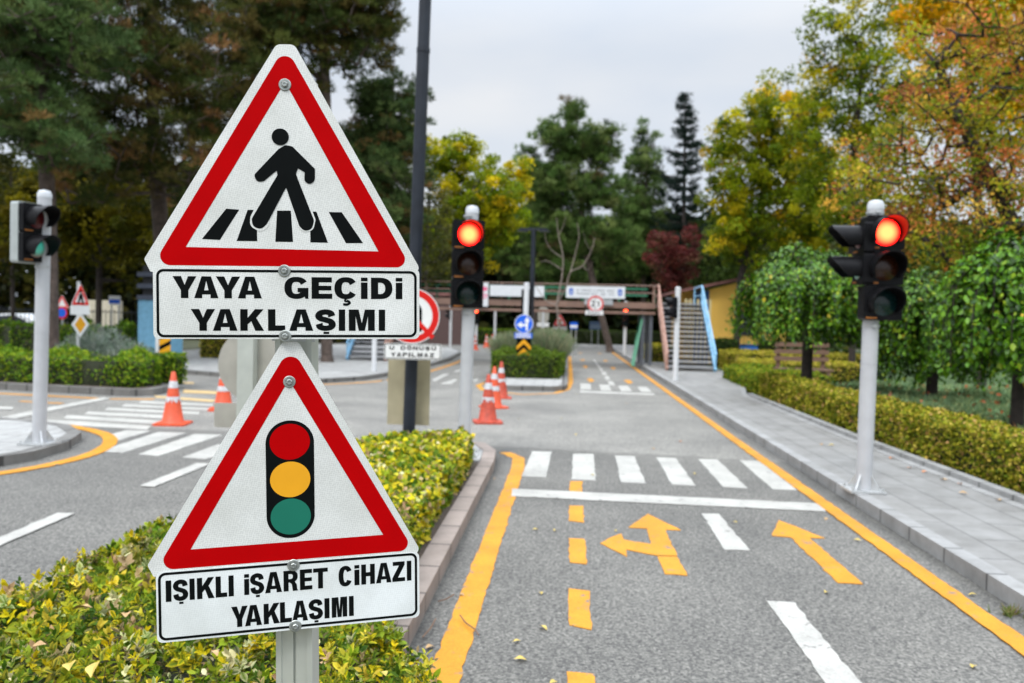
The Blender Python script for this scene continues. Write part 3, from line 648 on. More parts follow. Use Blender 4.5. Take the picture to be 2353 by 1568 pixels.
mark('straight_arrow', [gp([(360,748),(592,840),(517,838),(787,1072),(660,1065),(420,835),(325,828)], c7)], M_ypaint)
def ribbon(pts, wd):
    P = [Vector(p) for p in pts]; l, r = [], []
    for i, p in enumerate(P):
        d = (P[min(i+1, len(P)-1)]-P[max(i-1, 0)]).normalized(); n = Vector((-d.y, d.x))*wd/2; l.append(tuple(p+n)); r.append(tuple(p-n))
    return l+r[::-1]
mark('edge_line', [ribbon([(-.535, 1.2), (-.52, 6), (-.50, 9.2), (-.53, 9.75), (-.72, 10.15)], .15)], M_ypaint)
mark('kerb_line', [ribbon([(2.49+.0055*y, y) for y in (1.5, 5, 9, 13, 17, 21, 26, 32, 40, 50)], .14)], M_ypaint, .012)
mark('far_crosswalk', [gp(q, lambda x, y: ((1500+x*.38272)*.85527, (600+y*.38272)*.85527)) for q in ([(152,1122),(225,1125),(228,1165),(155,1165)], [(285,1130),(352,1132),(370,1172),(297,1172)], [(418,1138),(487,1140),(516,1178),(440,1178)], [(553,1145),(618,1147),(655,1183),(580,1182)], [(150,1173),(670,1193),(676,1205),(152,1187)])], M_wpaint)
c3 = lambda x, y: ((1500+x*.38272)*.85527, (600+y*.38272)*.85527)
mark('far_lane_line', [gp(q, c3) for q in ([(343,1107),(380,1107),(398,1137),(357,1135)], [(320,1070),(350,1070),(364,1097),(330,1097)], [(300,1040),(330,1040),(340,1062),(308,1062)], [(283,1015),(305,1015),(316,1034),(290,1034)], [(268,995),(288,995),(297,1010),(275,1010)], [(255,975),(270,975),(282,990),(263,990)], [(243,955),(256,955),(266,970),(250,970)])], M_wpaint)
mark('far_arrows', [gp(q, c3) for q in ([(198,1090),(230,1084),(252,1103),(235,1113),(215,1110)], [(455,1098),(500,1096),(522,1118),(490,1125)], [(170,1000),(190,996),(206,1006),(190,1016)], [(362,1012),(380,1006),(403,1016),(390,1026)], [(152,955),(182,952),(180,962),(160,963)], [(312,960),(342,957),(340,968),(322,968)], [(135,908),(165,906),(160,912)], [(275,911),(300,909),(295,915)])], M_ypaint)
mark('island_line', [ribbon([tuple(G(*p).xy) for p in ((1128,874),(1098,885),(1110,896),(1200,906),(1275,903),(1302,895),(1311,878),(1310,845),(1308,818))], .14)], M_ypaint)
mark('left_kerb_line', [ribbon(catmull([(-9, 6.6), (-6.9, 7.05), (-5.85, 7.6), (-5.52, 8.5), (-5.62, 9.4), (-6.1, 10.3), (-7.0, 11.0), (-8.4, 11.5), (-12, 12.3)], 6), .17)], M_ypaint, .0105)
mark('bed_line', [ribbon([(-24, 15.7), (-11.6, 15.1), (-8.7, 14.7), (-7.9, 14.9)], .15), ribbon([(-11.9,14.2),(-10.4,14.0)], .1), ribbon([(-9.9,13.9),(-9.0,13.75)], .1)], M_ypaint)
mark('far_kerb_line', [ribbon(catmull([(-7.4, 19.3), (-6.1, 19.2), (-4.95, 20.6), (-4.5, 23), (-4.25, 26), (-4.2, 32), (-4.6, 39)], 4), .15)], M_ypaint)
c5 = lambda x, y: ((x*.53111)*.85527, (1000+y*.53111)*.85527)
mark('left_crosswalk', [gp(q, c5) for q in ([(232,238),(765,272),(740,290),(235,260)], [(340,216),(835,245),(812,262),(320,232)], [(445,197),(870,218),(850,234),(425,212)], [(545,178),(1010,200),(1000,214),(528,192)], [(635,160),(1060,180),(1060,192),(612,173)], [(720,144),(1075,160),(1075,172),(700,156)],
    [(545,318),(640,292),(765,296),(590,348),(545,342)], [(500,400),(800,302),(945,306),(620,408)], [(700,414),(985,312),(1125,316),(800,424)], [(920,430),(1100,365),(1300,380),(1030,440)])], M_wpaint)
mark('left_lane_line', [gp(q, c5) for q in ([(705,578),(995,462),(1065,466),(780,582)], [(-300,965),(290,716),(382,716),(-240,985)], [(-140,260),(240,180),(520,128),(560,134),(250,198),(-140,285)], [(-60,172),(68,178),(62,190),(-60,188)])], M_wpaint, .0125)
mark('yellow_crosswalk', [gp(q, c5) for q in ([(780,118),(1090,140),(1075,150),(790,128)], [(930,88),(1120,98),(1110,110),(925,103)], [(905,48),(980,50),(980,58),(905,56)])], mat('faded_yellow_paint', (.5, .35, .16), .7), .0085)
d2 = lambda x, y: ((900+x*.44643)*.85527, (500+y*.44643)*.85527)
mark('far_dashes', [gp(q, d2) for q in ([(640,1185),(720,1160),(735,1165),(700,1190),(630,1190)], [(580,1165),(650,1130),(690,1128),(600,1175)], [(720,1110),(760,1100),(760,1112),(715,1120)], [(275,1170),(310,1158),(310,1175)], [(820,1170),(860,1155),(850,1178)])], M_wpaint)

# =================================================================== THE FRONT SIGN POST
def frame(c, yaw, rol): 
    B = Matrix.Rotation(yaw, 3, 'Z') @ Matrix.Rotation(rol, 3, 'Y'); u, n, v = B.col[0], B.col[1], B.col[2]
    m = Matrix((u, v, -n)).transposed().to_4x4(); m.translation = c; return m
mm = lambda P: [(a/1000, b/1000) for a, b in P]
SIGN = Vector((-.590, 1.802, .05))
root = thing('sign_post', SIGN, 'grey sign post carrying a pedestrian triangle above a traffic light triangle, in the yellow hedge', 'road sign')
foot, topp = Vector((-.586, 1.80, .05)), Vector((-.628, 1.795, 2.235))
mb = MB(); prof = [(-.0425,-.021),(-.030,-.021),(-.029,-.017),(-.003,-.017),(-.0025,-.010),(.003,-.010),(.0035,-.017),(.029,-.017),(.030,-.021),(.0425,-.021),(.0425,.03),(-.0425,.03)]
k = len(prof); mb.add([(foot.x+p[0], foot.y+p[1], foot.z) for p in prof]+[(topp.x+p[0], topp.y+p[1], topp.z) for p in prof], [tuple(range(k))[::-1], tuple(range(k, 2*k))]+[(i, (i+1) % k, k+(i+1) % k, k+i) for i in range(k)])
mb.build('post', M_postalu, root, SIGN)
for z in (2.19, 1.79, 1.655, 1.545, 1.145, 1.005):
    x = foot.x+(topp.x-foot.x)*(z-.05)/2.185; MB().box(x-.05, x+.05, 1.776, 1.7795, z-.015, z+.015).build('bracket', M_galv, root, SIGN)
fA = frame(Vector((-.6099, 1.7259, 1.7245))-SIGN, .1808, -.022); fB = frame(Vector((-.5954, 1.7417, 1.0705))-SIGN, .3239, -.0293)
def bolt(parent, pos, z):
    b = MB(); n = 24; prof = [(.0134,0),(.0134,.0012),(.0122,.0022),(.0088,.0022),(.0080,.0012),(.0074,.0012)]; vs = []
    for r_, h_ in prof: vs += [(pos[0]+r_*math.cos(a*2*math.pi/n), pos[1]+r_*math.sin(a*2*math.pi/n), z+h_) for a in range(n)]
    b.add(vs, [(i*n+k, i*n+(k+1) % n, (i+1)*n+(k+1) % n, (i+1)*n+k) for i in range(len(prof)-1) for k in range(n)]+[tuple((len(prof)-1)*n+k for k in range(n))])
    hx = lambda q, h: [(pos[0]+q*math.cos(a*math.pi/3+.3), pos[1]+q*math.sin(a*math.pi/3+.3), z+h) for a in range(6)]
    b.add(hx(.0070,.0012)+hx(.0068,.0068)+hx(.0054,.0080)+hx(.0030,.0080)+hx(.0024,.0062), [(i*6+k, i*6+(k+1) % 6, i*6+6+(k+1) % 6, i*6+6+k) for i in range(4) for k in range(6)]+[tuple(range(24, 30))])
    return b.build('bolt', M_bolt, parent)
def fan(mb, poly, z, mi=0, holes=()): mb.flat(mm(poly), z, mi, [mm(h) for h in holes])
# upper triangle: pedestrian crossing
tri = MB().prism(mm(round_poly([(-293,68),(278,68),(286,82),(14,568),(-24,567),(-306,95)], [4,6,12,16,16,8])), -.0022, 0).build('warning_triangle', M_sheet, root, matrix=fA)
fan_ = MB(); fan(fan_, round_poly([(-288,82.5),(267.5,82.5),(-5.5,564)], [21,19,22], 10), .0004, 0, [round_poly([(-218.7,122.4),(195.1,117.8),(-6.1,486)], [0,0,3])]); fan_.build('red_border', M_red, tri)
for q in ([(-132.9,207),(-105.5,205.3),(-146.9,138.6),(-184.7,140.2)], [(-87.7,205.2),(-69,205.5),(-67.6,137),(-111.5,136.9)], [(-24.8,204.5),(4.8,205.1),(9.1,136.3),(-29,136.2)], [(46,204.1),(59.8,203.8),(84.7,135.6),(46.5,135.9)], [(86.7,203.4),(114.9,203.5),(161.4,135.7),(123.8,135.2)]):
    b = MB(); fan(b, q, .0004); b.build('zebra_stripe_symbol', M_blk, tri)
b = MB()
legL = [(-5.2,255.6),(-45,172),(-62,161),(-80,172),(-80.5,187),(-62,222),(-30,230)]; legR = [(-2,250),(22,168),(34,160),(52,164),(56,186),(42,222),(10,230)]
fan(b, round_poly([(-48,222),(-40.5,171),(-60,156),(-83,170),(-82,190),(-64,226)], [1,14,14,14,10,1]), .0008, 1); fan(b, round_poly([(4,222),(20,170),(32,158),(53,162),(58,186),(44,226)], [1,10,12,14,10,1]), .0009, 1)
body = [(-6,348.5),(8.9,345.5),(57,298),(57,272),(46.3,262.5),(34.4,270),(34.8,289.7),(20.7,298.1),(16.4,286.2),(18.5,278.8),(55,184),(50,164),(32.9,160.5),(22.8,171.6),(-5.2,255.6),(-46.5,174.9),(-59.1,162.5),(-77,169),(-79,186),(-23.5,282.2),(-25.1,292.2),(-53,268),(-67,266.5),(-74,281),(-21,339)]
fan(b, round_poly(body, [8,8,2,12,12,8,0,0,3,3,12,14,14,10,1,10,14,14,10,3,1,8,9,9,3]), .0013); fan(b, ell(-17, 365.8, 18.4, 18.2), .0013)
b.build('pedestrian_symbol', [M_blk, M_sheet], tri); bolt(tri, (-.0065, .4796), .0005)
def nameplate(fr, ms, lines, v, z, bl, outl):
    p = MB().prism(mm(round_poly(outl, 12)), .0016, .0034).build('name_plate', ms, root, matrix=fr)
    b = MB(); fan(b, round_poly([(-280,-74.2),(280,-74.2),(280,74.2),(-280,74.2)], 15), .0038, 0, [round_poly([(-274.4,-68.6),(274.4,-68.6),(274.4,68.6),(-274.4,68.6)], 10)]); b.build('frame_line', M_blk, p)
    b = MB()
    for runs, y0, y1 in lines: text_into(b, [(c, x0/1000, x1/1000, y0/1000, y1/1000) for c, x0, x1 in runs], v, z, .0038)
    b.build('lettering', M_blk, p)
    for q in bl: bolt(p, (q[0]/1000, q[1]/1000), .0039)
nameplate(fA, M_sheet, [([('Y',-246,-196),('A',-201,-150),('Y',-155.3,-103.8),('A',-108.9,-57.8),('G',-9.5,42.2),('E',49.1,93.8),('Ç',98.6,148.8),('i',156.7,171.2),('D',178.7,225.9),('i',233.4,248)], 11.3, 58.9),
    ([('Y',-208.5,-157.2),('A',-162.2,-110.2),('K',-104.3,-53.6),('L',-45,-8.2),('A',.4,52.3),('Ş',56.5,101.4),('I',107.9,121.9),('M',129.8,186.9),('I',195.7,209.8)], -59.7, -12.3)], .0158, .0112, [(-9.3,72.4),(-8.4,-71.6)], [(-287,-77.5),(286,-78.3),(286,79.4),(-286.8,78.5)])
tri = MB().prism(mm(round_poly([(-289,66),(278,68),(286,82),(19,570),(-16,569.5),(-301,92)], [4,6,12,16,16,8])), -.0022, 0).build('warning_triangle', M_sheet, root, matrix=fB)
b = MB(); fan(b, round_poly([(-284.6,79.5),(273,79.5),(1.9,560.6)], [21,19,24], 10), .0004, 0, [round_poly([(-213.5,119.8),(202.3,121.1),(-2.7,485)], [0,0,3])]); b.build('red_border', M_red, tri)
b = MB(); fan(b, round_poly([(-54.4,129.3),(49.6,129.3),(50.2,394),(-54.5,394)], [52]*4, 16), .0004); b.build('signal_symbol', M_blk, tri)
for y, m, rr in ((346.2, M_red, 40.4), (261.5, M_yel, 40.2), (177.8, M_grn, 40.6)):
    b = MB(); fan(b, ell(-2.4, y, 43.5, rr, 48), .0008); b.build('signal_lamp_symbol', m, tri)
bolt(tri, (-.0017, .4806), .0005)
nameplate(fB, M_sheet2, [([('I',-264.9,-253.5),('Ş',-250.3,-219.5),('I',-216.7,-206.2),('K',-201.5,-165.6),('L',-163.2,-139.5),('I',-136.4,-125.6),('i',-103.7,-93.2),('Ş',-91.3,-61.5),('A',-59.6,-23.6),('R',-20,11.7),('E',15.5,42.5),('T',44.4,76.8),('C',100.6,131),('i',136,147.3),('H',151.5,182.3),('A',184.9,220.3),('Z',222.3,251.7),('I',255.9,266.5)], 10, 56.5),
    ([('Y',-131.8,-97.1),('A',-103,-67.3),('K',-63.4,-29),('L',-28.5,-3),('A',-2.5,32.1),('Ş',33.6,65),('I',68.5,79.6),('M',84.6,119),('I',123.1,133.8)], -60, -13.8)], .0108, .0092, [(1.8,68.3),(4,-70.2)], [(-284,-78.5),(285,-79),(285,75.6),(-284,77)])

# =================================================================== SIGNALS
M_lred = lamp_mat('lit_red_lamp', (1.0, .006, .004), (1.0, .105, .030), 9)
M_lens_a = mat('unlit_amber_lens', (.035, .010, .004), .25, var=.2, scale=60); M_lens_g = mat('unlit_green_lens', (.004, .022, .022), .22, var=.3, scale=60); M_lens_r = mat('unlit_red_lens', (.09, .006, .008), .3, var=.3, scale=60)
M_lgreen = lamp_mat('lit_green_figure', (.002, .03, .025), (.01, .42, .32), .7)
M_print = mat('orange_print', (.30, .10, .01), .6)
def head(parent, fr, lens, sec=.337, wdt=.36, dep=.17, r=.125, vl=.21, body=None, figure=False, hood=1.12):
    n = len(lens); H = sec*n
    b = MB()
    for i in range(n): b.prism(round_poly([(-wdt/2, -H/2+sec*i+.003), (wdt/2, -H/2+sec*i+.003), (wdt/2, -H/2+sec*(i+1)-.003), (-wdt/2, -H/2+sec*(i+1)-.003)], .022, 4), -dep, 0)
    if body: b2 = MB().prism(round_poly([(-wdt/2-.012, -H/2-.012), (wdt/2+.012, -H/2-.012), (wdt/2+.012, H/2+.012), (-wdt/2-.012, H/2+.012)], .03, 4), -dep-.09, -dep+.03)
    h = b.build('signal_head', M_black, parent, matrix=fr)
    if body: b2.build('back_casing', body, h)
    for i, m in enumerate(lens):
        y = H/2-sec*(i+.5)
        # dish-shaped lens around its own centre
        b = MB(); vs = [(0, 0, .03)]; fs = []; ns = 32
        for j, (q, z) in enumerate(((.45, .025), (.8, .014), (1, .002))):
            vs += [(r*q*math.cos(2*math.pi*k/ns), r*q*math.sin(2*math.pi*k/ns), z) for k in range(ns)]
        fs = [(0, 1+k, 1+(k+1) % ns) for k in range(ns)]+[(1+j*ns+k, 1+(j+1)*ns+k, 1+(j+1)*ns+(k+1) % ns, 1+j*ns+(k+1) % ns) for j in range(2) for k in range(ns)]
        b.add(vs, fs); b.build('lens', m, h, smooth=True, matrix=Matrix.Translation((0, y, .002)))
        # hood: open at the bottom, cut back towards the lower edge
        b = MB(); ro, ri = r*hood+.012, r*hood; a0, a1 = rad(-38), rad(218); ns = 36; vs = []
        for k in range(ns+1):
            a = a0+(a1-a0)*k/ns; s = math.sin(a); ln = vl*(.45+.55*max(0, min(1, (s+.62)/1.3)))
            c = math.cos(a); vs += [(ro*c, y+ro*s, -.004), (ro*c, y+ro*s*1.0, ln), (ri*c, y+ri*s*1.0, ln), (ri*c, y+ri*s, -.004)]
        fs = [(4*k+e, 4*k+(e+1) % 4, 4*k+4+(e+1) % 4, 4*k+4+e) for k in range(ns) for e in range(4)]+[(0, 3, 2, 1), (4*ns, 4*ns+1, 4*ns+2, 4*ns+3)]
        b.add(vs, fs); b.build('visor', M_black, h, smooth=True)
        b = MB().prism([(-wdt/2+.02, y-sec/2+.014), (-wdt/2+.125, y-sec/2+.014), (-wdt/2+.125, y-sec/2+.032), (-wdt/2+.02, y-sec/2+.032)], -.002, .0012); b.build('print', M_print, h)
    return h
def face(x, y, z, rot=0.0):  # frame for a head: local z points out of the lamps; rot turns it from -Y towards +X
    m = Matrix(((1, 0, 0), (0, 0, 1), (0, 1, 0))).transposed(); m = Matrix(((1, 0, 0), (0, 0, -1), (0, 1, 0)))
    m = (Matrix.Rotation(rot, 3, 'Z') @ m).to_4x4(); m.translation = (x, y, z); return m
def post(parent, H, r=.075, flange=True, name='post', z0=0.0, lean=0.0, m=None):
    b = MB(); b.tube([(0, 0, z0), (lean*.5, 0, H*.5), (lean, 0, H)], r, 24)
    b.tube([(lean*.45, 0, H*.447), (lean*.45, 0, H*.45)], r+.0025, 24)
    b.build(name, m or M_galv_paint, parent, smooth=True)
    b = MB(); b.tube([(lean, 0, H-.05), (lean, 0, H+.0), (lean, 0, H+.035), (lean, 0, H+.045)], [r+.003, r+.003, r*.8, r*.3], 24); b.build('post_cap', M_cap, parent, smooth=True)
    if flange:
        b = MB().box(-.17, .17, -.15, .15, z0, z0+.02)
        b.build('base_plate', M_galv, parent)
        for k in range(4):
            b = MB(); a = k*math.pi/2+math.pi/4; u = Vector((math.cos(a), math.sin(a), 0)); s = Vector((-u.y, u.x, 0))*.006
            p = [u*r*.95+Vector((0,0,z0+.02)), u*.165+Vector((0,0,z0+.02)), u*.15+Vector((0,0,z0+.05)), u*r*.95+Vector((0,0,z0+.17))]
            b.add([q-s for q in p]+[q+s for q in p], [(0,1,2,3),(7,6,5,4),(0,4,5,1),(1,5,6,2),(2,6,7,3),(3,7,4,0)]); b.build('gusset', M_galv, parent)
        for sx in (-1, 1):
            for sy in (-1, 1):
                MB().tube([(sx*.14, sy*.12, z0+.02), (sx*.14, sy*.12, z0+.05)], .013, 6).build('bolt', M_galv, parent)
M_cap = mat('cap_white', (.52, .54, .56), .35)
M_casing = mat('casing_grey_green', (.33, .36, .35), .5, var=.1)
M_galv_paint = mat('grey_white_post_paint', (.46, .47, .485), .38, .1, .07, 6, .04)
def clampring(parent, z, r=.075, y=-.1, x=0.0):
    b = MB(); b.tube([(x, 0, z-.012), (x, 0, z+.012)], r+.007, 24); b.box(x-.02, x+.02, y, -r+.02, z-.012, z+.012); b.build('clamp', M_galv, parent)
# right-hand signal, with a pedestrian head looking left
p = G(1983, 1127, .11); root = thing('traffic_light', p, 'traffic light with lit red lamp on the right pavement, with a side pedestrian head', 'traffic light', 'three lamp traffic lights')
post(root, 2.80, lean=.02); head(root, face(.075, -.13, 2.18), [M_lred, M_lens_a, M_lens_g])
for z in (1.62, 2.72): clampring(root, z, x=.015)
head(root, face(-.13, .0, 2.32, rad(-90)), [M_lens_r, M_lgreen], .30, .30, .10, .10, .27)
# middle signal in the median
p = AT(1067, 950, 9.2); root = thing('traffic_light', (p.x, p.y, .11), 'traffic light with lit red lamp rising behind the yellow hedge of the median', 'traffic light', 'three lamp traffic lights')
post(root, 2.86, lean=.035); head(root, face(.02, -.13, 2.22, rad(14)), [M_lred, M_lens_a, M_lens_g])
for z in (1.66, 2.78): clampring(root, z, x=.02)
# left-hand pedestrian signal
p = G(90, 1019, .11); root = thing('pedestrian_signal', p, 'grey pedestrian signal post with two hooded lamps and green man, left of the front sign', 'pedestrian signal')
post(root, 2.93, lean=.04); head(root, face(.04, -.14, 2.46, rad(73)), [M_lens_r, M_lgreen], .335, .33, .1, .115, .26, body=M_casing)
for z in (2.08,): clampring(root, z, x=.025)

# ---- smaller posts and signals farther off
def farlight(px, py, pyt, lab, heads, z0=0.0, Y=None, wht=True):
    p = G(px, py, z0) if Y is None else Vector((AT(px, py, Y).x, Y, z0))
    hz = AT(px, pyt, p.y).z-z0
    r = thing('signal_post', p, lab, 'signal post'); b = MB(); b.tube([(0,0,0),(0,0,hz-.04)], .075, 14); b.tube([(0,0,hz-.04),(0,0,hz),(0,0,hz+.02)], [.082,.08,.03], 14); b.build('post', M_white, r, smooth=True)
    for lens, rot, zz, off in heads:
        d = Vector((math.sin(rot), -math.cos(rot), 0))*off; head(r, face(d.x, d.y, hz-zz, rot), lens, .30, .30, .12, .10, .2)
    return r, p, hz
r0, fp, _ = farlight(1551, 875, 660, 'white signal post in front of the grey stairs with two hoods looking left', [([M_lens_r, M_lens_g], rad(-80), .56, .17)], .11)
farlight(1434, 815, 692, 'small far traffic light with a red lamp just right of the bridge speed sign', [([M_lred, M_lens_a, M_lens_g], 0, .80, .14)], .11)
farlight(1093, 803, 688, 'small far traffic light with a red lamp just right of the middle traffic light', [([M_lred, M_lens_a, M_lens_g], 0, .95, .14)], .0, 46)
ri, pi_, hi_ = farlight(1206, 800, 650, 'white signal post on the far island with its lamps turned away', [([M_lens_r, M_lens_a, M_lens_g], rad(175), .62, .16)], .12, 22.6)
farlight(718, 850, 690, 'white post left of the blue railed stairs', [], .11); farlight(859, 852, 700, 'white post standing in front of the blue railed stairs', [], .11)
farlight(1034, 797, 700, 'white post with grey hoods to its left beyond the bridge', [([M_lens_r, M_lens_g], rad(-90), .5, .17)], .0, 46)
farlight(1136, 792, 712, 'thin white post between the far cones and the far island', [], .0, 50)
farlight(1212, 780, 700, 'plain white post behind the island sign', [], .12, 31)

# =================================================================== LAMP POSTS
def lamp_post(px, pyb, Y, H, r, lab, z0=.12, lean=0.0):
    p = AT(px, pyb, Y); root = thing('lamp_post', (p.x, p.y, z0), lab, 'lamp post')
    f = lambda z: lean*z/H
    MB().tube([(f(0),0,-.02),(f(H*.62),0,H*.62)], r, 20).build('lower_pole', M_dark, root, smooth=True)
    b = MB(); b.tube([(f(H*.62),0,H*.62-.05),(f(H*.62),0,H*.62)], r*1.07, 20); b.tube([(f(H*.62),0,H*.62),(f(H),0,H)], r*.96, 20); b.build('upper_pole', M_dark, root, smooth=True)
    b = MB(); b.box(f(H)-.42, f(H)+.42, -.06, .06, H, H+.07); b.build('lamp_arm', M_dark, root)
    for s in (-1, 1): MB().box(f(H)+s*.34-.16, f(H)+s*.34+.16, -.09, .09, H-.03, H-.002).build('lamp_head', M_dark, root)
    return root
lp = lamp_post(938, 1000, 9.25, 7.6, .074, 'tall dark blue grey lamp post carrying the no U turn sign', lean=.13)
# no-U-turn sign, its plate and the bare back of a panel, all clamped to that post
def disc_sign(parent, M, r, ring, name='round_sign'):
    b = MB().prism(ell(0, 0, r, r, 56), -.004, 0); d = b.build(name, M_swhite, parent, matrix=M)
    b = MB().flat(ell(0, 0, r*.965, r*.965, 56), .0012, 0, [ell(0, 0, r*ring, r*ring, 48)]); b.build('red_ring', M_sred, d)
    return d
c = AT(946, 725, 9.0); d = disc_sign(lp, face(c.x-lp.location.x, c.y-lp.location.y, c.z-.12, rad(10)), .318, .735)
b = MB(); u = [(.115,-.18),(.115,.05)]+[(.115*math.cos(a), .05+.115*math.sin(a)) for a in np.linspace(0, math.pi, 14)][1:]+[(-.115,-.07),(-.175,-.07),(-.085,-.19),(.005,-.07),(-.055,-.07),(-.055,.05)]+[(-.055*math.cos(a), .05+.055*math.sin(a)) for a in np.linspace(0, math.pi, 10)][1:]+[(.055,-.18)]
b.flat(u, .0012); b.build('turn_symbol', M_blk, d)
b = MB(); a = math.pi/4; s = .026; q = .245; b.flat([(-q-s*.7, q-s*.7), (q-s*.7, -q-s*.7), (q+s*.7, -q+s*.7), (-q+s*.7, q+s*.7)], .0022); b.build('red_bar', M_sred, d)
c = AT(948, 807, 9.0); pl = MB().prism(round_poly([(-.325,-.092),(.325,-.092),(.325,.092),(-.325,.092)], .025), -.004, 0).build('name_plate', M_swhite, lp, matrix=face(c.x-lp.location.x, c.y-lp.location.y, c.z-.12, rad(10)))
b = MB(); b.flat(round_poly([(-.318,-.086),(.318,-.086),(.318,.086),(-.318,.086)], .02), .001, 0, [round_poly([(-.309,-.077),(.309,-.077),(.309,.077),(-.309,.077)], .014)])
def run(s, x0, w, gap, y0, y1, sp=.05):
    o = []; x = x0
    for ch in s:
        if ch == ' ': x += sp; continue
        ww = w*(.42 if ch in 'Ii' else 1.15 if ch == 'M' else 1); o.append((ch, x, x+ww, y0, y1)); x += ww+gap
    k = x-gap-x0; return o, k
for s, y0, y1, tw in (('U DÖNÜŞÜ', .017, .062, .53), ('YAPILMAZ', -.062, -.014, .49)):
    o, k = run(s, 0, .05, .014, y0, y1, .055); f = tw/k; text_into(b, [(ch, (a-k/2)*f, (bb-k/2)*f, u0, u1) for ch, a, bb, u0, u1 in o], .015, .012, .001)
b.build('lettering', M_blk, pl)
M_backp = mat('panel_back', (.40, .355, .235), .45, .25, .15, 4)
c0 = AT(939, 895, 9.42); b = MB().box(-.255, .255, -.004, .004, -.42, .42); b.box(-.05, .05, -.09, -.004, .2, .24); b.box(-.05, .05, -.09, -.004, -.24, -.2); b.build('back_panel', M_backp, lp, matrix=Matrix.Translation((c0.x-lp.location.x+.0, c0.y-lp.location.y, c0.z-.12)))
lamp_post(1219, 790, 24.5, 4.35, .075, 'thin dark lamp post with a flat T head beyond the far island')

# bare backs: the round sign behind the front post
c = AT(572, 838, 5.5); root = thing('round_sign', (c.x, 5.5, .08), 'bare aluminium back of a round sign half hidden behind the front triangles', 'road sign')
MB().box(-.05, .05, -.02, .03, 0, 2.0).build('post', M_postalu, root)
MB().box(-.066, .048, -.05, -.0205, 0, 2.0).build('post_rib', M_postalu, root)
MB().prism(ell(0, 0, .262, .262, 48), 0, .004).build('sign_disc', M_alu, root, matrix=face(.02, .04, c.z-.08))
c2 = AT(585, 955, 5.5); MB().prism(round_poly([(-.285, -.095), (.285, -.095), (.285, .082), (-.285, .082)], .02), 0, .004).build('name_plate', M_alu, root, matrix=face(.02, .04, c2.z-.08))

# =================================================================== CONES
def cone(loc, label, mbody, rz=0.0, tatter=False, tilt=0.0):
    r = thing('traffic_cone', loc, label, 'traffic cone', 'traffic cones on the road', rz); r.rotation_euler.x = tilt
    b = MB().prism(round_poly([(-.235,-.235),(.235,-.235),(.235,.235),(-.235,.235)], .05, 4), 0, .03); b.build('base', mbody, r)
    R = lambda z: .158-(z-.03)*(.158-.028)/.77
    b = MB(); b.tube([(0,0,.028),(0,0,.045),(0,0,.06),(0,0,.40),(0,0,.79),(0,0,.80)], [.175,.168,R(.06),R(.40),R(.79),.02], 28); b.build('body', mbody, r, smooth=True)
    for z0, z1, tat in ((.555, .66, False), (.335, .425, tatter)):
        b = MB(); n = 56; vs = []
        for k in range(n):
            a = 2*math.pi*k/n; zz0 = z0+(random.choice((0, 0, .02, .05, .07)) if tat else 0)
            for z in (zz0, z1): vs.append(((R(z)+.003)*math.cos(a), (R(z)+.003)*math.sin(a), z))
        b.add(vs, [(2*k, 2*((k+1) % n), 2*((k+1) % n)+1, 2*k+1) for k in range(n)]); b.build('reflective_band', M_band, r, smooth=True)
    return r
cone(G(1120, 970), 'worn dark orange cone nearest the middle traffic light, with tattered grey band', M_orange2, .2, True)
cone(G(1134, 936), 'bright orange cone with clean white bands between two duller cones', M_orange, .5)
cone(G(1150, 914), 'orange cone next to the far island, rearmost of the three', M_orange2, .1, True)
cone(G(397, 974), 'orange cone on the white crosswalk stripes left of the front sign', M_orange, .15, True)
cone(AT(513, 934, 13.6)*Vector((1,1,0)) if False else Vector((AT(513, 930, 13.6).x, 13.6, 0)), 'orange cone peeking out behind the bare round sign back', M_orange, .3)
M_oc = mat('far_cone_orange', (.72, .09, .03), .5)
cone(Vector((AT(1091, 803, 44).x, 44, 0)), 'small far cone standing by the pavement edge under the bridge, nearest of three', M_orange, .1)
cone(Vector((AT(1117, 797, 49).x, 49, 0)), 'small far cone in the middle of the three beyond the bridge', M_orange, .2)
cone(Vector((AT(1130, 797, 49.5).x, 49.5, 0)), 'small far cone closest to the island, rightmost of three', M_orange, .4)

# =================================================================== BRIDGE, STAIRS, BUILDINGS
BX0, BX1, BY, BD = -8.6, 3.42, 30.7, 1.7
root = thing('footbridge', (-2.5, BY, 0), 'brown and green miniature footbridge spanning the lanes with stairs at both ends', 'bridge'); off = root.location
b = MB()
for y in (BY, BY+BD-.12): b.box(BX0, BX1, y, y+.12, 2.27, 2.50); b.box(BX0, BX1, y-.03, y+.09, 2.05, 2.15)
b.build('girder', M_brown, root, off)
b = MB().box(BX0, BX1+.02, BY+.125, BY+BD-.125, 2.33, 2.42); 
for x in np.arange(BX0+.6, BX1, 1.2): b.box(x-.05, x+.05, BY+.125, BY+BD-.125, 2.28, 2.328)
b.build('deck', mat('deck_dark_steel', (.05, .045, .045), .7), root, off)
b = MB(); xs = list(np.arange(BX0+.2, BX1, 1.48))+[BX1-.04]
for z in (2.86, 3.14): b.tube([(BX0, BY+.05, z), (BX1, BY+.05, z)], .021, 8)
for x in xs: b.tube([(x, BY+.05, 2.5), (x, BY+.05, 3.14)], .02, 8)
b.build('front_railing', M_brown, root, off)
b = MB()
for z in (2.82, 3.08): b.box(BX0, BX1-.15, BY+BD-.1, BY+BD-.05, z-.035, z+.035)
for x in xs: b.box(x+.15, x+.21, BY+BD-.098, BY+BD-.052, 2.5, 3.08)
b.build('rear_railing', M_green, root, off)
for cx in (2.98, 3.28, -6.4, -6.1):
    for y in (BY+.1, BY+BD-.2): MB().box(cx-.06, cx+.06, y, y+.12, .1, 2.02).build('column', mat('column_grey', (.12, .13, .15), .5), root, off)
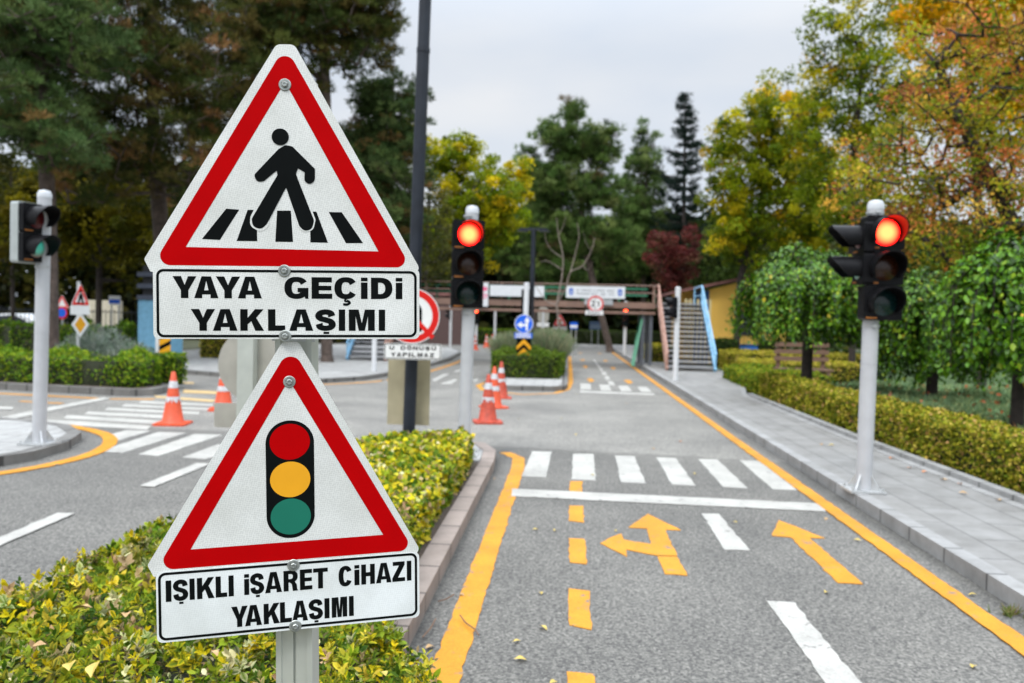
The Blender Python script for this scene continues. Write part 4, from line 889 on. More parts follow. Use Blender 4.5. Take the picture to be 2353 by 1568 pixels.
def stairs(x0, x1, y0, mL, mR):
    n = 14; rise = 2.40/n; go = 3.05/n
    b = MB()
    for i in range(n):
        z = .1+rise*(i+1); y = y0+go*i; b.box(x0+.04, x1-.04, y-.02, y+go+.03, z-.045, z); 
    b.box(x0+.04, x1-.04, y0+3.05, BY+BD, 2.39, 2.435); b.build('treads', M_step, root, off)
    b = MB()
    for i in range(n-1):
        z = .1+rise*(i+1); y = y0+go*(i+1); b.box(x0+.05, x1-.05, y+.03, y+.04, z+.02, z+rise*.55)
    b.build('gap_shade_strips', M_gap, root, off)  # dark strips stand in for the shade in the open gaps between treads
    for x, m, nm in ((x0, mL, 'left'), (x1, mR, 'right')):
        b = MB(); a, c = Vector((x, y0-.05, .1)), Vector((x, y0+3.1, 2.5)); b.bar(a, c, .06, .26); b.build('stringer', m, root, off)
        b = MB(); up = Vector((0, 0, .68)); b.tube([a+Vector((0, .05, .0)), a+Vector((0, -.02, .62)), a+up+Vector((0, .1, .05)), c+up, (x, BY+BD, 3.16)], .035, 8); b.tube([a+up*.5+Vector((0, .1, .05)), c+up*.5, (x, BY+BD, 2.82)], .022, 8)
        for f in (.2, .4, .6, .8, 1.0): q = a+(c-a)*f; b.tube([q, q+up], .022, 8)
        b.tube([(x, BY+BD, 2.4), (x, BY+BD, 3.16)], .03, 8)
        b.build('stair_railing', m, root, off)
stairs(3.52, 5.15, 27.6, M_rbrown, M_lblue)
stairs(-7.9, -6.5, 28.6, M_lblue, M_rbrown)
b = MB(); b.bar((2.55, 29.6, .1), (3.0, 31.0, 2.1), .07, .07); b.bar((2.55, 30.3, .1), (3.0, 31.9, 2.1), .07, .07); b.build('brace', M_green, root, off)

def panel(name, px0, px1, py0, py1, Y, m, lab, cat, parts=None, th=.03):
    a, c = AT(px0, py1, Y), AT(px1, py0, Y); cx, cz = (a.x+c.x)/2, (a.z+c.z)/2; wd, h = abs(c.x-a.x), abs(c.z-a.z)
    r = thing(name, (cx, Y, cz), lab, cat); p = MB().box(-wd/2, wd/2, -th/2, th/2, -h/2, h/2).build('board', m, r); return r, p, wd, h
M_ban = mat('banner_white', (.66, .68, .70), .6, var=.05); M_grey = mat('print_grey', (.05, .055, .07), .6); M_pblue = mat('crest_blue', (.03, .12, .5), .5)
r, p, wd, h = panel('banner', 1300, 1436, 658.5, 683, BY-.10, M_ban, 'white banner with two blue crests and grey lettering on the bridge railing', 'banner')
for s in (-1, 1):
    b = MB(); m = face(s*wd*.415, -.016, 0); b.prism([(0,-.14),(.075,-.08),(.085,.05),(.07,.13),(-.07,.13),(-.085,.05),(-.075,-.08)], 0, .002); c_ = b.build('crest', M_pblue, p, matrix=m)
    b = MB(); b.flat([(-.05,.02),(.05,.02),(.05,.045),(-.05,.045)], .003); b.flat(ell(0, -.035, .03, .03, 14), .003); b.build('crest_mark', M_ban, c_)
b = MB(); rr = random.Random(3)
for y, ws in ((.055, 26), (-.075, 28)):
    x = -wd*.32
    while x < wd*.32:
        wch = rr.uniform(.028, .05)
        if rr.random() < .14: x += .06; continue
        b.flat([(x, y-.038), (x+wch*.35, y-.038), (x+wch*.35, y+.038), (x, y+.038)], 0); b.flat([(x+wch*.35, y+.015), (x+wch, y+.015), (x+wch, y+.038), (x+wch*.35, y+.038)], 0); x += wch+.02
b.build('lettering', M_grey, p, matrix=face(0, -.018, 0))
panel('sign_board', 1125, 1250, 656.5, 679, BY-.12, M_ban, 'long blank white board on the bridge railing left of the lamp post', 'board')
r, p, wd, h = panel('poster', 1098, 1122, 649, 703, BY-.13, M_ban, 'upright white poster with pink shapes on the bridge beside the middle traffic light', 'poster')
M_pink = mat('poster_pink', (.75, .12, .25), .6); b = MB(); b.flat(ell(.03, .22, .13, .09), 0); b.flat(ell(.04, -.05, .12, .1), 0, 0, [ell(.04, -.05, .08, .065)]); b.flat(ell(.04, -.05, .04, .03), 0); b.build('pink_print', M_pink, p, matrix=face(0, -.017, 0))
b = MB(); b.flat([(-.18,.3),(-.08,.36),(-.05,.2),(-.16,.12)], 0); b.flat([(-.18,-.2),(-.1,-.15),(-.12,-.3),(-.18,-.34)], 0); b.build('brown_print', M_rbrown, p, matrix=face(0, -.017, 0))
panel('back_board', 1342, 1408, 683, 699, BY-.06, mat('board_grey', (.36, .38, .39), .6), 'plain grey board below the white banner on the bridge', 'board')
# 2.1 m height limit sign
c = AT(1368, 697, BY-.17); root2 = thing('height_limit_sign', c, 'round red rimmed height limit sign hanging on the bridge girder', 'road sign')
d = disc_sign(root2, face(0, 0, 0), .315, .76, 'sign_disc'); b = MB()
b.flat([(-.045,.215),(.045,.215),(0,.16)], .0014); b.flat([(-.045,-.215),(.045,-.215),(0,-.16)], .0014)
two = catmull([(-.15,.055),(-.10,.105),(-.03,.06),(-.15,-.10)], 5); b.flat(strip([Vector((q.x, q.y)) for q in two], .04, .04), .0014); b.flat([(-.17,-.11),(-.01,-.11),(-.01,-.07),(-.17,-.07)], .0016)
b.flat(ell(.035, -.09, .02, .02, 10), .0014); b.flat([(.10,-.11),(.14,-.11),(.14,.10),(.105,.10),(.06,.065),(.06,.035),(.10,.055)], .0014); b.build('numerals', M_blk, d)
c2 = AT(1365, 717.5, BY-.17); pl = MB().box(-.34, .34, -.01, .01, -.085, .085).build('name_plate', M_swhite, root2, matrix=Matrix.Translation(c2-c))
b = MB()
for y in (.035, -.035):
    for i in range(9): b.flat([(-.25+.055*i, y-.02), (-.215+.055*i, y-.02), (-.215+.055*i, y+.02), (-.25+.055*i, y+.02)], 0)
b.build('lettering', M_grey, pl, matrix=face(0, -.012, 0))

# yellow hut behind the stairs
M_ywall = mat('yellow_wall', (.85, .51, .10), .8, var=.06, scale=2); M_dblue = mat('dark_blue_wall', (.02, .08, .24), .7); M_roof = mat('red_brown_roof', (.20, .085, .075), .7)
q = AT(1606, 800, 34.5); X = q.x; root = thing('hut', (X, 34.5, 0), 'yellow hut with blue corner and red brown sloping roof behind the stairs', 'hut'); 
b = MB().add([(-.7,2.6,.0),(3.4,0,.0),(3.4,5,.0),(-.7,5,.0),(-.7,2.6,3.15),(3.4,0,3.9),(3.4,5,3.9),(-.7,5,3.15)], [(3,2,1,0),(4,5,6,7),(0,1,5,4),(1,2,6,5),(2,3,7,6),(3,0,4,7)]); b.v = []; b.f = []; b.m = []
b.prism([(.35,0),(3.6,0),(3.6,5),(-.55,5),(-.55,1.6),(.35,1.6)], 0, 3.2); b.add([(.35,0,3.2),(3.6,0,3.2),(3.6,0,4.1),(.35,0,3.22),(.35,1.6,3.2),(3.6,5,3.2),(3.6,5,4.1),(-.55,5,3.3),(-.55,1.6,3.2)], [(0,1,2,3)])
b.build('wall', M_ywall, root)
MB().box(-.02, .345, -.05, 1.6, 0, 3.15).build('corner_panel', M_dblue, root)
b = MB(); b.add([(-1.3,-.45,2.98),(4.0,-.45,4.16),(4.0,5.4,4.16),(-1.3,5.4,2.98),(-1.3,-.45,3.08),(4.0,-.45,4.30),(4.0,5.4,4.30),(-1.3,5.4,3.08)], [(3,2,1,0),(4,5,6,7),(0,1,5,4),(1,2,6,5),(2,3,7,6),(3,0,4,7)]); b.build('roof', M_roof, root)
MB().box(1.6, 2.3, -.03, -.004, 1.3, 2.3).build('window', mat('window_dark', (.03, .035, .04), .15), root)
# pale picket railing beside the hut
q0, q1 = AT(1575, 722, 33.2), AT(1602, 722, 33.2); root = thing('picket_fence', (q0.x, 33.2, 0), 'short pale yellow picket fence between the stairs and the hut', 'fence')
b = MB(); n = 7
for i in range(n): x = (q1.x-q0.x+.5)*i/(n-1); b.box(x-.04, x+.04, -.02, .02, 0, 2.75)
b.build('pickets', mat('picket_yellow', (.62, .52, .28), .7), root); MB().box(-.1, q1.x-q0.x+.6, .021, .05, 2.2, 2.3).build('rail', M_ywall, root)
# blue cabinet by the lawn
q = AT(1721, 808, 34); root = thing('cabinet', (q.x, 34, 0), 'low bright blue box on the lawn left of the nearest umbrella tree', 'cabinet'); MB().prism(round_poly([(-.42,-.2),(.42,-.2),(.42,.3),(-.42,.3)], .03), 0, .88).build('body', mat('cabinet_blue', (.03, .16, .56), .5), root); MB().prism(round_poly([(-.45,-.23),(.45,-.23),(.45,.33),(-.45,.33)], .03), .88, .93).build('lid', M_dblue, root)
# light blue kiosk on the far left
q = AT(316, 815, 24.0); root = thing('kiosk', (q.x, 24.0, 0), 'narrow light blue kiosk with dark louvres on top, behind the front sign', 'kiosk')
MB().box(0, .95, 0, 1.0, .1, 2.05).build('wall', mat('kiosk_blue', (.16, .36, .50), .7), root)
for i, z in enumerate((2.06, 2.42, 2.78)): MB().box(-.03, .98, -.04, 1.04, z, z+.14).build('louvre', mat('louvre_dark', (.05, .06, .085), .6), root); MB().box(.1, .85, .08, .92, z+.14, z+.36).build('louvre_gap', M_gap, root)
q = AT(1010, 790, 52); root = thing('brown_building', (q.x-2, 52, 0), 'low brown building seen under the left half of the bridge', 'building'); MB().box(-3, 3.4, 0, 5, 0, 3.2).build('wall', mat('brown_wall', (.10, .06, .055), .8), root); MB().box(-3.2, 3.6, -.2, 5.2, 3.2, 3.4).build('roof', M_roof, root); MB().box(-.5, .5, -.03, -.004, 1.0, 2.2).build('window', mat('window_dark', (.03, .035, .04), .15), root)
# wooden pergola bench behind the hedges, right
q = AT(1850, 850, 22.5); root = thing('bench', (q.x, 22.5, 0), 'brown wooden garden bench in the shade behind the first umbrella tree', 'bench'); mw = mat('bench_wood', (.16, .09, .06), .7)
for x in (-.62, .62):
    for y in (0, .5): MB().box(x-.05, x+.05, y-.04, y+.04, 0, 1.25 if y else .5).build('leg', mw, root)
b = MB(); [b.box(-.75, .75, -.06+.16*i, .06+.16*i, .50, .55) for i in range(4)]; b.build('seat', mw, root)
b = MB(); [b.box(-.75, .75, .40, .455, .75+.2*i, .87+.2*i) for i in range(3)]; b.build('backrest', mw, root)

# =================================================================== FURTHER SIGNS
def far_sign(px, pyb, Y, z0, lab): p = AT(px, pyb, Y); return thing('road_sign', (p.x, Y, z0), lab, 'road sign')
M_dsg = M_swhite
# blue arrow disc, plate and chevron fixed on a slim post in the island
c = AT(1202, 743, 22.3); r = far_sign(1202, 800, 22.3, .12, 'round blue arrow sign above a black and yellow chevron on the far island')
MB().tube([(0,.05,0),(0,.05,c.z)], .03, 10).build('post', M_galv, r)
d = MB().prism(ell(0,0,.262,.262,44), -.004, 0).build('sign_disc', M_swhite, r, matrix=face(0, 0, c.z-.12)); b = MB(); b.flat(ell(0,0,.245,.245,44), .001); b.build('blue_field', M_blue, d)
b = MB(); b.flat([(.055,-.19),(.115,-.19),(.115,.06),(.165,.06),(.085,.20),(.005,.06),(.055,.06),(.055,-.005),(-.06,-.005),(-.06,.06),(-.20,-.035),(-.06,-.13),(-.06,-.07),(.055,-.07)], .002); b.build('arrow_symbol', M_swhite, d)
c3_ = AT(1202, 770.5, 22.3); pl = MB().box(-.25, .25, -.005, .005, -.08, .08).build('name_plate', M_blue, r, matrix=Matrix.Translation((c3_.x-r.location.x, .0, c3_.z-.12)))
b = MB(); rr = random.Random(5)
for y in (.035, -.035):
    x = -.21
    while x < .2: ww = rr.uniform(.02, .05); b.flat([(x, y-.024), (x+ww, y-.024), (x+ww, y+.024), (x, y+.024)], 0); x += ww+.013
b.build('lettering', M_swhite, pl, matrix=face(0, -.0065, 0))
c4 = AT(1203, 797, 22.3); pl = MB().box(-.205, .205, -.005, .005, -.25, .26).build('chevron_board', M_blk, r, matrix=Matrix.Translation((c4.x-r.location.x, .0, c4.z-.12)))
b = MB()
for y in (.0, -.25): 
    b.flat([(-.2,y-.0),(0,y+.2 if y == 0 else y+.2),(.2,y),(.2,max(y+.0-.12,-.245)) if y == 0 else (.1,y+.005),(0,y+.07),(-.2,max(y-.12,-.245)) if y == 0 else (-.1,y+.005)], 0)
b.build('chevron', M_yel, pl, matrix=face(0, -.0065, .03))
# far triangle with a small traffic light
def triangle(r, M, s, sym=True, plate=True):
    t = MB().prism(round_poly([(-s/2,-s*.29),(s/2,-s*.29),(0,s*.577)], s*.05, 4), -.004, 0).build('warning_triangle', M_swhite, r, matrix=M); b = MB(); k = .95
    b.flat(round_poly([(-s/2*k,-s*.275),(s/2*k,-s*.275),(0,s*.577*k)], s*.05, 4), .001, 0, [[(-s*.29,-s*.17),(s*.29,-s*.17),(0,s*.33)]]); b.build('red_border', M_sred, t)
    return t
c = AT(1285, 738, 33); r = far_sign(1285, 790, 33, .12, 'small far triangle with a traffic light symbol on the island'); MB().tube([(0,.04,0),(0,.04,c.z)], .035, 10).build('post', M_galv, r)
t = triangle(r, face(0, 0, c.z-.12), .60)
for y, m in ((.06, M_sred), (-.02, M_yel), (-.1, M_grn)): b = MB(); b.flat(ell(0, y, .035, .035, 14), .002); b.build('signal_lamp_symbol', m, t)
b = MB(); b.flat(round_poly([(-.05,-.15),(.05,-.15),(.05,.11),(-.05,.11)], .04), .0012); b.build('signal_symbol', M_blk, t)
MB().box(-.28, .28, -.005, .005, -.07, .07).build('name_plate', M_swhite, r, matrix=Matrix.Translation((0, 0, c.z-.12-.28)))
c = AT(1246, 722, 34); r = far_sign(1246, 790, 34, .12, 'bare grey sign back with a white plate on the island, left of the far triangle'); MB().tube([(0,-.03,0),(0,-.03,c.z)], .045, 10).build('post', M_white, r)
MB().prism(round_poly([(-.24,-.35),(.24,-.35),(.24,.33),(-.24,.33)], .2), 0, .005).build('sign_disc', M_alu, r, matrix=face(0, 0, c.z-.12)); MB().box(-.26, .26, -.006, 0, -.09, .09).build('name_plate', M_swhite, r, matrix=Matrix.Translation((0, -.002, c.z-.55)))
def board(px0, px1, py0, py1, Y, lab, m1, m2, foot=True):
    a, c = AT(px0, py1, Y), AT(px1, py0, Y); w_, h_ = c.x-a.x, c.z-a.z; r = thing('information_board', ((a.x+c.x)/2, Y, 0), lab, 'sign')
    for s in (-1, 1): MB().tube([(s*w_*.3, .04, 0), (s*w_*.3, .04, c.z)], .03, 8).build('leg', M_galv, r)
    p = MB().box(-w_/2, w_/2, -.015, .015, a.z, c.z).build('board', m1, r); MB().box(-w_*.47, w_*.47, -.019, -.0155, a.z+h_*.18, a.z+h_*.6).build('print', m2, p); return r
board(250, 277, 679, 700, 30, 'white board with a blue stripe in the gap beyond the far left hedge', M_swhite, M_blue)
board(1354, 1380, 738, 756, 55, 'dim blue board under the bridge behind the leaning pine', mat('dim_blue', (.10, .16, .28), .6), mat('dim_pale', (.2, .26, .36), .6))
board(1309, 1327, 740, 755, 40, 'small bright blue sign right of the far triangle', M_blue, M_swhite)
# priority diamond with crossing triangle above it
c = AT(183, 745, 17.3); r = far_sign(184, 800, 17.3, .14, 'white and amber diamond below a narrow crossing triangle in the far left bed'); MB().tube([(-.05,.0,0),(-.05,.0,2.2)], .038, 10).build('post', M_galv, r)
rot = rad(86)
d = MB().prism([(0,-.29),(.29,0),(0,.29),(-.29,0)], -.004, 0).build('diamond', M_swhite, r, matrix=face(0, 0, c.z-.14, rot)); b = MB(); b.flat([(0,-.19),(.19,0),(0,.19),(-.19,0)], .001); b.build('amber_field', M_yel, d)
c = AT(186, 684, 17.3); t = triangle(r, face(0, 0, c.z-.14, rad(82)), .58); b = MB(); b.flat(round_poly([(-.10,-.14),(-.04,-.14),(.0,.0),(.05,-.14),(.11,-.14),(.05,.10),(-.04,.10)], .01), .002); b.flat(ell(0,.15,.035,.035,12), .002); b.build('walker_symbol', M_blk, t)
c = AT(186, 712, 17.3); MB().box(-.29, .29, -.005, .005, -.10, .10).build('name_plate', M_swhite, r, matrix=(Matrix.Translation((0, -.01, c.z-.14)) @ Matrix.Rotation(rad(82), 4, 'Z')))
c = AT(142, 697, 27); r = far_sign(142, 760, 27, 0, 'dim crossing triangle over a red and blue disc, deep in the left shade'); MB().tube([(0,.04,0),(0,.04,c.z)], .038, 10).build('post', M_galv, r); t = triangle(r, face(0, 0, c.z), .55)
c = AT(142, 718, 27); d = MB().prism(ell(0,0,.22,.22,30), -.004, 0).build('sign_disc', M_sred, r, matrix=face(0, -.02, c.z)); b = MB(); b.flat(ell(0,0,.16,.16,30), .001); b.build('blue_field', M_blue, d)
# striped marker on a white post at the bed corner
p = G(362, 887, .0); r = thing('marker_post', p, 'white post with a yellow and black striped marker by the far bed corner', 'marker post'); MB().tube([(0,0,0),(0,0,1.9)], .055, 12).build('post', M_white, r)
d = MB().prism([(-.12,-.36),(.12,-.36),(.12,.36),(-.12,.36)], -.004, 0).build('marker_board', M_yel, r, matrix=face(.17, -.02, 1.12, rad(20))); b = MB()
for y in (-.30, -.06, .18): b.flat([(-.12,y),(.12,y+.14),(.12,y+.24),(-.12,y+.10)], .001)
b.build('stripe', M_blk, d)
# park fence, parked car and pale wall in the distance on the left
a, c = AT(-20, 715, 38), AT(335, 722, 38); r = thing('park_fence', (a.x, 38, 0), 'dark railing fence at the back of the park on the left', 'fence'); n = int((c.x-a.x)/.22); b = MB()
for i in range(n): b.box(.22*i-.012, .22*i+.012, -.012, .012, 0, 1.75)
b.build('railings', M_dark, r)
for z in (.3, 1.6): MB().box(0, c.x-a.x, .013, .04, z, z+.05).build('rail', M_dark, r)
a, c = AT(200, 722, 44), AT(275, 690, 44); MB_ = MB().box(a.x, c.x, 44, 44.3, 0, c.z); o = MB_.build('boundary_wall', mat('cream_wall', (.52, .47, .36), .8)); tag(o, 'cream boundary wall glimpsed through the gap behind the diamond sign', 'wall')
c = AT(45, 716, 40.5); r = thing('parked_car', (c.x, 40.5, 0), 'small white car parked beyond the park fence on the far left', 'car', rz=0.0)
side = catmull([(-.9,.35),(-.92,.75),(-.75,.95),(-.45,1.35),(.2,1.42),(.75,1.2),(.98,.9),(1.0,.4)], 5); pts = [(q.x*1.4, q.y) for q in side]
MB().prism(pts, -.8, .8).build('body', mat('car_white', (.75, .77, .8), .25), r, matrix=face(0, 0, 0)); 
for s in (-1, 1):
    MB().prism([(-.85,.95),(-.6,1.27),(.25,1.33),(.85,1.12),(1.0,.95)], 0, .01).build('window', mat('window_dark', (.03, .035, .04), .15), r, matrix=face(0, -.80 if s < 0 else .8, 0))
    for x in (-.85, .85): 
        wh = MB().prism(ell(0,0,.3,.3,20), -.1, .1).build('wheel', M_blk, r, matrix=face(x, s*.74, .3)); MB().prism(ell(0,0,.17,.17,14), .1, .11).build('rim', M_galv, wh)

# =================================================================== HEDGES AND PLANTS
Yg = [(.30,.33,.020),(.58,.46,.010),(.20,.27,.012),(.62,.52,.05),(.05,.10,.008),(.42,.29,.15),(.62,.58,.30)]
Gn = [(.045,.10,.010),(.018,.045,.005),(.10,.17,.014),(.20,.26,.02)]
hp = [(-.42,.85),(-.36,2.2),(-.42,2.75),(-.60,3.1),(-.82,3.6),(-.93,4.3),(-.955,5.5),(-.96,8.6),(-1.08,8.85),(-1.75,8.7),(-2.06,8.25),(-2.4,4.8),(-2.5,3.3),(-2.62,.85)]
def lod1(P): return np.clip((2.6/np.maximum(np.hypot(P[:, 0], P[:, 1]), .5))**1.35, .17, 1)
hedge('hedge', hp, .47, .033, 5600, Yg, [4,5.5,3,3.4,2.6,2.4,2], 'low yellow green variegated hedge filling the median around the sign post', lod=lod1, leaf8=dict(near=5.2, green=Gn, gw=[3,2,3,2]), bump=.03, depth=.13, rnd=.12)
# large dead leaves lying on that hedge
def flat_leaf(name, loc, size, m, lab, cat, grp, rz=None, tilt=.25):
    b = MB(); pts = []; n = 14
    for k in range(n+1): t = k/n; pts.append((t-.5, .26*math.sin(math.pi*t**.8)*(1-.12*math.sin(9*t))))
    vs, fs = [], []
    for i, (x, y) in enumerate(pts): vs += [(x*size, y*size, .06*size*abs(y)*8-.25*size*x*x), (x*size, 0, .01*size-.25*size*x*x), (x*size, -y*size, .06*size*abs(y)*8-.25*size*x*x)]
    for i in range(n): fs += [(3*i, 3*i+1, 3*i+4, 3*i+3), (3*i+1, 3*i+2, 3*i+5, 3*i+4)]
    b.add(vs, fs); o = b.build(name, m, smooth=True); o.location = loc; o.rotation_euler = (random.gauss(0, tilt), random.gauss(0, tilt), rz if rz is not None else random.uniform(0, 6.28)); tag(o, lab, cat, grp); return o
M_fl = [mat('fallen_yellow', (.46, .34, .07), .6, var=.25, scale=40), mat('fallen_tan', (.40, .25, .11), .7, var=.3, scale=40), mat('fallen_orange', (.50, .18, .05), .6, var=.3, scale=40)]
for px, py, sz, k in ((160, 1528, .075, 0), (215, 1535, .085, 0), (190, 1395, .085, 1), (290, 1410, .06, 1), (395, 1412, .07, 0), (490, 1498, .055, 1), (90, 1480, .05, 1), (880, 1545, .05, 0)):
    p = G(px, py, .50); flat_leaf('dead_leaf', p, sz, M_fl[k], 'large dead leaf lying on top of the variegated median hedge', 'leaf', 'dead leaves on the median hedge')
Hy = [(0.396,0.348,0.030),(0.252,0.264,0.018),(0.552,0.432,0.072),(0.096,0.132,0.010),(0.552,0.324,0.120)]; Hg = [(0.068,0.149,0.009),(0.121,0.230,0.014),(0.257,0.338,0.020),(0.041,0.081,0.007)]
hr = [(4.42,18.3),(4.40,12),(4.55,5),(4.68,-1),(5.35,-1),(5.2,5),(5.05,12),(5.0,18.3)]
def lodr(P): return np.clip((7/np.maximum(P[:, 1], 3)), .35, 1)
hedge('hedge', hr, .66, .042, 2600, Hy, [3,5,1.6,4,.9], 'long clipped yellow green hedge along the right pavement', lod=lodr, bump=.05, rnd=.10)
hedge('hedge', [(4.6,19.0),(4.8,24.5),(6.6,24.8),(6.4,19.2)], .55, .07, 700, Hg+Hy[:2], None, 'squat hedge block between the pavement hedge and the stairs', bump=.05)
hedge('hedge', [(5.6,25.6),(5.9,28.0),(9.5,27.5),(9.3,25.2)], .62, .07, 600, Hy, [4,3,3,1,.5], 'yellow hedge right of the blue stair railing', bump=.05)
hedge('hedge', [(5.9,29.5),(6.2,32.5),(11,32),(11,29)], .75, .08, 500, Hy, [4,3,3,1,.3], 'yellow hedge in front of the hut', bump=.05)
hedge('hedge', [(3.5,33.5),(3.6,37),(4.7,37),(4.6,33.5)], .8, .08, 500, Hy, [4,4,2,2,.3], 'small green hedge under the bridge left of the stairs')
for (x, y) in ((AT(1660, 800, 33.5).x, 33.0), (AT(1758, 800, 33.5).x, 32.5)):
    hedge('clipped_bush', [(x+.55*math.cos(a), y+.5*math.sin(a)) for a in np.linspace(0, 2*math.pi, 10)[:-1]], 1.15, .07, 700, [(.03,.06,.012),(.05,.09,.015)], None, 'dark clipped bush '+('left' if x < AT(1700,800,33.5).x else 'right')+' of the blue box on the lawn', cat='bush')
hedge('hedge', [(-24,16.95),(-11.7,16.1),(-8.75,15.6),(-8.55,16.3),(-9.3,17.7),(-12,17.9),(-24,19)], .66, .07, 620, Hg, [2,4,4,1], 'bright green hedge along the kerb of the far left bed', z0=.1, bump=.15, rnd=.34, depth=.2, lod=lambda P: np.clip((P[:, 0]+22)/6, .1, 1))
hedge('hedge', [(-26,27.5),(-14.5,25.5),(-14.3,26.6),(-26,29)], 1.2, .1, 350, Hg, [3,3,1,3], 'tall dark hedge behind the far left bed', bump=.2, rnd=.4)
hedge('bush', [(-11.8,18.3),(-10.6,18.0),(-10.1,18.9),(-11.2,19.5)], .75, .07, 600, Hg, [1,1,0,3], 'dark green bush at the right end of the far left bed', z0=.1, cat='bush', bump=.16, rnd=.35)
hedge('bush', [(-9.0,16.9),(-8.5,16.7),(-8.35,17.2),(-8.9,17.5)], .72, .06, 900, Hg, None, 'small round bush beside the striped marker post', z0=.1, cat='bush', bump=.08)
hedge('bush', [(-18,17.6),(-15.5,17.3),(-15.0,18.4),(-17.8,18.9)], .9, .08, 500, [(.10,.11,.02),(.07,.10,.02),(.15,.12,.03)], None, 'olive brown bush in the far left bed behind the signal post', z0=.1, cat='bush', bump=.12)
hedge('hedge', [(-9.6,27.5),(-13,27.5),(-13,29),(-9.4,29)], 1.05, .08, 500, Hy, [4,3,3,1,.3], 'yellow green hedge left of the blue stair railing', bump=.06)
hedge('hedge', [(-2.0,21.7),(-.08,21.9),(-.02,25.5),(-2.05,25.5)], .72, .06, 900, [(.08,.15,.015),(.13,.2,.02),(.24,.29,.03),(.05,.09,.01)], [3,3,1.2,2], 'green hedge at the front of the far traffic island', z0=.1, bump=.13, rnd=.3)
hedge('hedge', [(-8.5,54),(-2.6,54),(-2.6,55),(-8.5,55)], 1.1, .1, 300, Hg, None, 'green hedge behind the far cones under the bridge')
hedge('hedge', [(-2.2,62),(9,62),(9,63.2),(-2.2,63.2)], 1.1, .12, 200, [(.03,.05,.01),(.045,.07,.012)], None, 'dark hedge closing the lane beyond the bridge')
# feathery grasses and lavender-grey shrubs
def grass_clump(name, x, y, r, h, cols, lab, n=2600, z0=.12, lean=.2, cat='plant', k=1):
    ro = thing(name, (x, y, z0), lab, cat); c = Cloud(); m = 5
    a = RNG.uniform(0, 6.28, n); q = np.sqrt(RNG.uniform(0, 1, n))*r; P = np.c_[q*np.cos(a)*1, q*np.sin(a), np.zeros(n)]
    d = np.c_[P[:, 0]/r*lean+RNG.normal(size=n)*.10, P[:, 1]/r*lean+RNG.normal(size=n)*.10, np.ones(n)]; d = unit(d)
    ln = h*RNG.uniform(.6, 1.08, n)[:, None]*np.sqrt(np.maximum(.2, 1-(q/r)**2*.45))[:, None]; col = pal(n, cols)
    b_ = unit(np.cross(d, rnd_dirs(n)))*.006
    bend = np.c_[d[:, 0], d[:, 1], np.zeros(n)]*.35
    p0, p1, p2 = P, P+d*ln*.6, P+d*ln+bend*ln-np.array([0,0,.04])
    V = np.stack([p0-b_, p0+b_, p1+b_, p1-b_, p2+b_*1.6, p2-b_*1.6], 1).reshape(-1, 3)
    Lp = (np.arange(n)[:, None]*6+np.array([0,1,2,3, 3,2,4,5])).ravel(); c._push(V, Lp, np.arange(2*n)*4, np.repeat(col, 6, 0)*np.tile(np.array([1,1,1,1,1.3,1.3])[:, None], (n, 1)))
    c.build('blades', [M_ygrn], ro); return ro
Gg = [(.16,.20,.11),(.22,.24,.13),(.28,.27,.17),(.12,.17,.09)]
for x, y, r, h, t in ((-.62,24.4,.48,1.36,'on the right of the island sign'), (-1.6,24.8,.45,1.24,'on the left of the island sign'), (-.45,26.4,.42,1.36,'at the back right edge of the island planting')):
    grass_clump('ornamental_grass', x, y, r, h, Gg, 'clump of pale feathery grass '+t, 3600)
def shrub(name, x, y, rx, ry, h, cols, lab, n=2500, size=.06, z0=.1):
    ro = thing(name, (x, y, z0), lab, 'shrub'); c = Cloud(); d = rnd_dirs(n)*(RNG.uniform(0, 1, (n, 1))**.4); d[:, 2] = np.abs(d[:, 2]); P = d*np.array([rx, ry, h])*(1+.28*bumps(d*2, 3.5, 8))[:, None]
    c.needles(P, unit(d+np.array([0,0,.8])), 4, size*2.2, .012, pal(n, cols)); c.build('foliage', [M_needle], ro); return ro
Gs = [(0.180,0.228,0.180),(0.240,0.288,0.240),(0.132,0.180,0.132),(0.312,0.336,0.288)]
shrub('lavender_shrub', -10.9, 17.9, 1.15, .8, 1.0, Gs, 'wide silver grey shrub in the far left bed under the diamond sign', 5200, .07)
shrub('lavender_shrub', -9.75, 17.4, .8, .5, .72, Gs, 'lower silver grey shrub at the right end of the far left bed', 2400, .06)
# ground cover behind the right hedge
c = Cloud(); n = 26000; P = np.c_[RNG.uniform(5.1, 13, n), RNG.uniform(6, 20, n), np.zeros(n)]; P = P[(P[:, 0] > 5.15)]; P[:, 2] = .34+.10*bumps(P, 2.2, 9)-np.abs(RNG.normal(size=len(P)))*.08
cc = pal(len(P), [(.15,.25,.12),(.21,.31,.15),(.11,.18,.08),(.30,.34,.14)]); c.needles(P, unit(rnd_dirs(len(P))*.6+np.array([0,0,.7])), 3, .15, .02, cc)
k = 420; P2 = np.c_[RNG.uniform(5.1, 12, k), RNG.uniform(6, 19, k), np.full(k, .47)]; P2[:, 2] += .10*bumps(P2, 2.2, 9); c.quads(P2, .09*RNG.uniform(.7, 1.3, k), pal(k, [(.5,.14,.06),(.45,.22,.08),(.38,.12,.07)]), (0,0,.8))
o = c.build('ground_cover', [M_needle]); tag(o, 'grey green juniper ground cover with fallen orange leaves behind the right hedge', 'ground cover', kind='stuff')
mb = MB().add([(5.02,-2,.02),(40,-2,.02),(40,60,.02),(5.6,60,.02),(5.55,26,.02),(4.5,19,.02)], [(0,1,2,3,4,5)]); struct(mb.build('lawn', M_lawn))

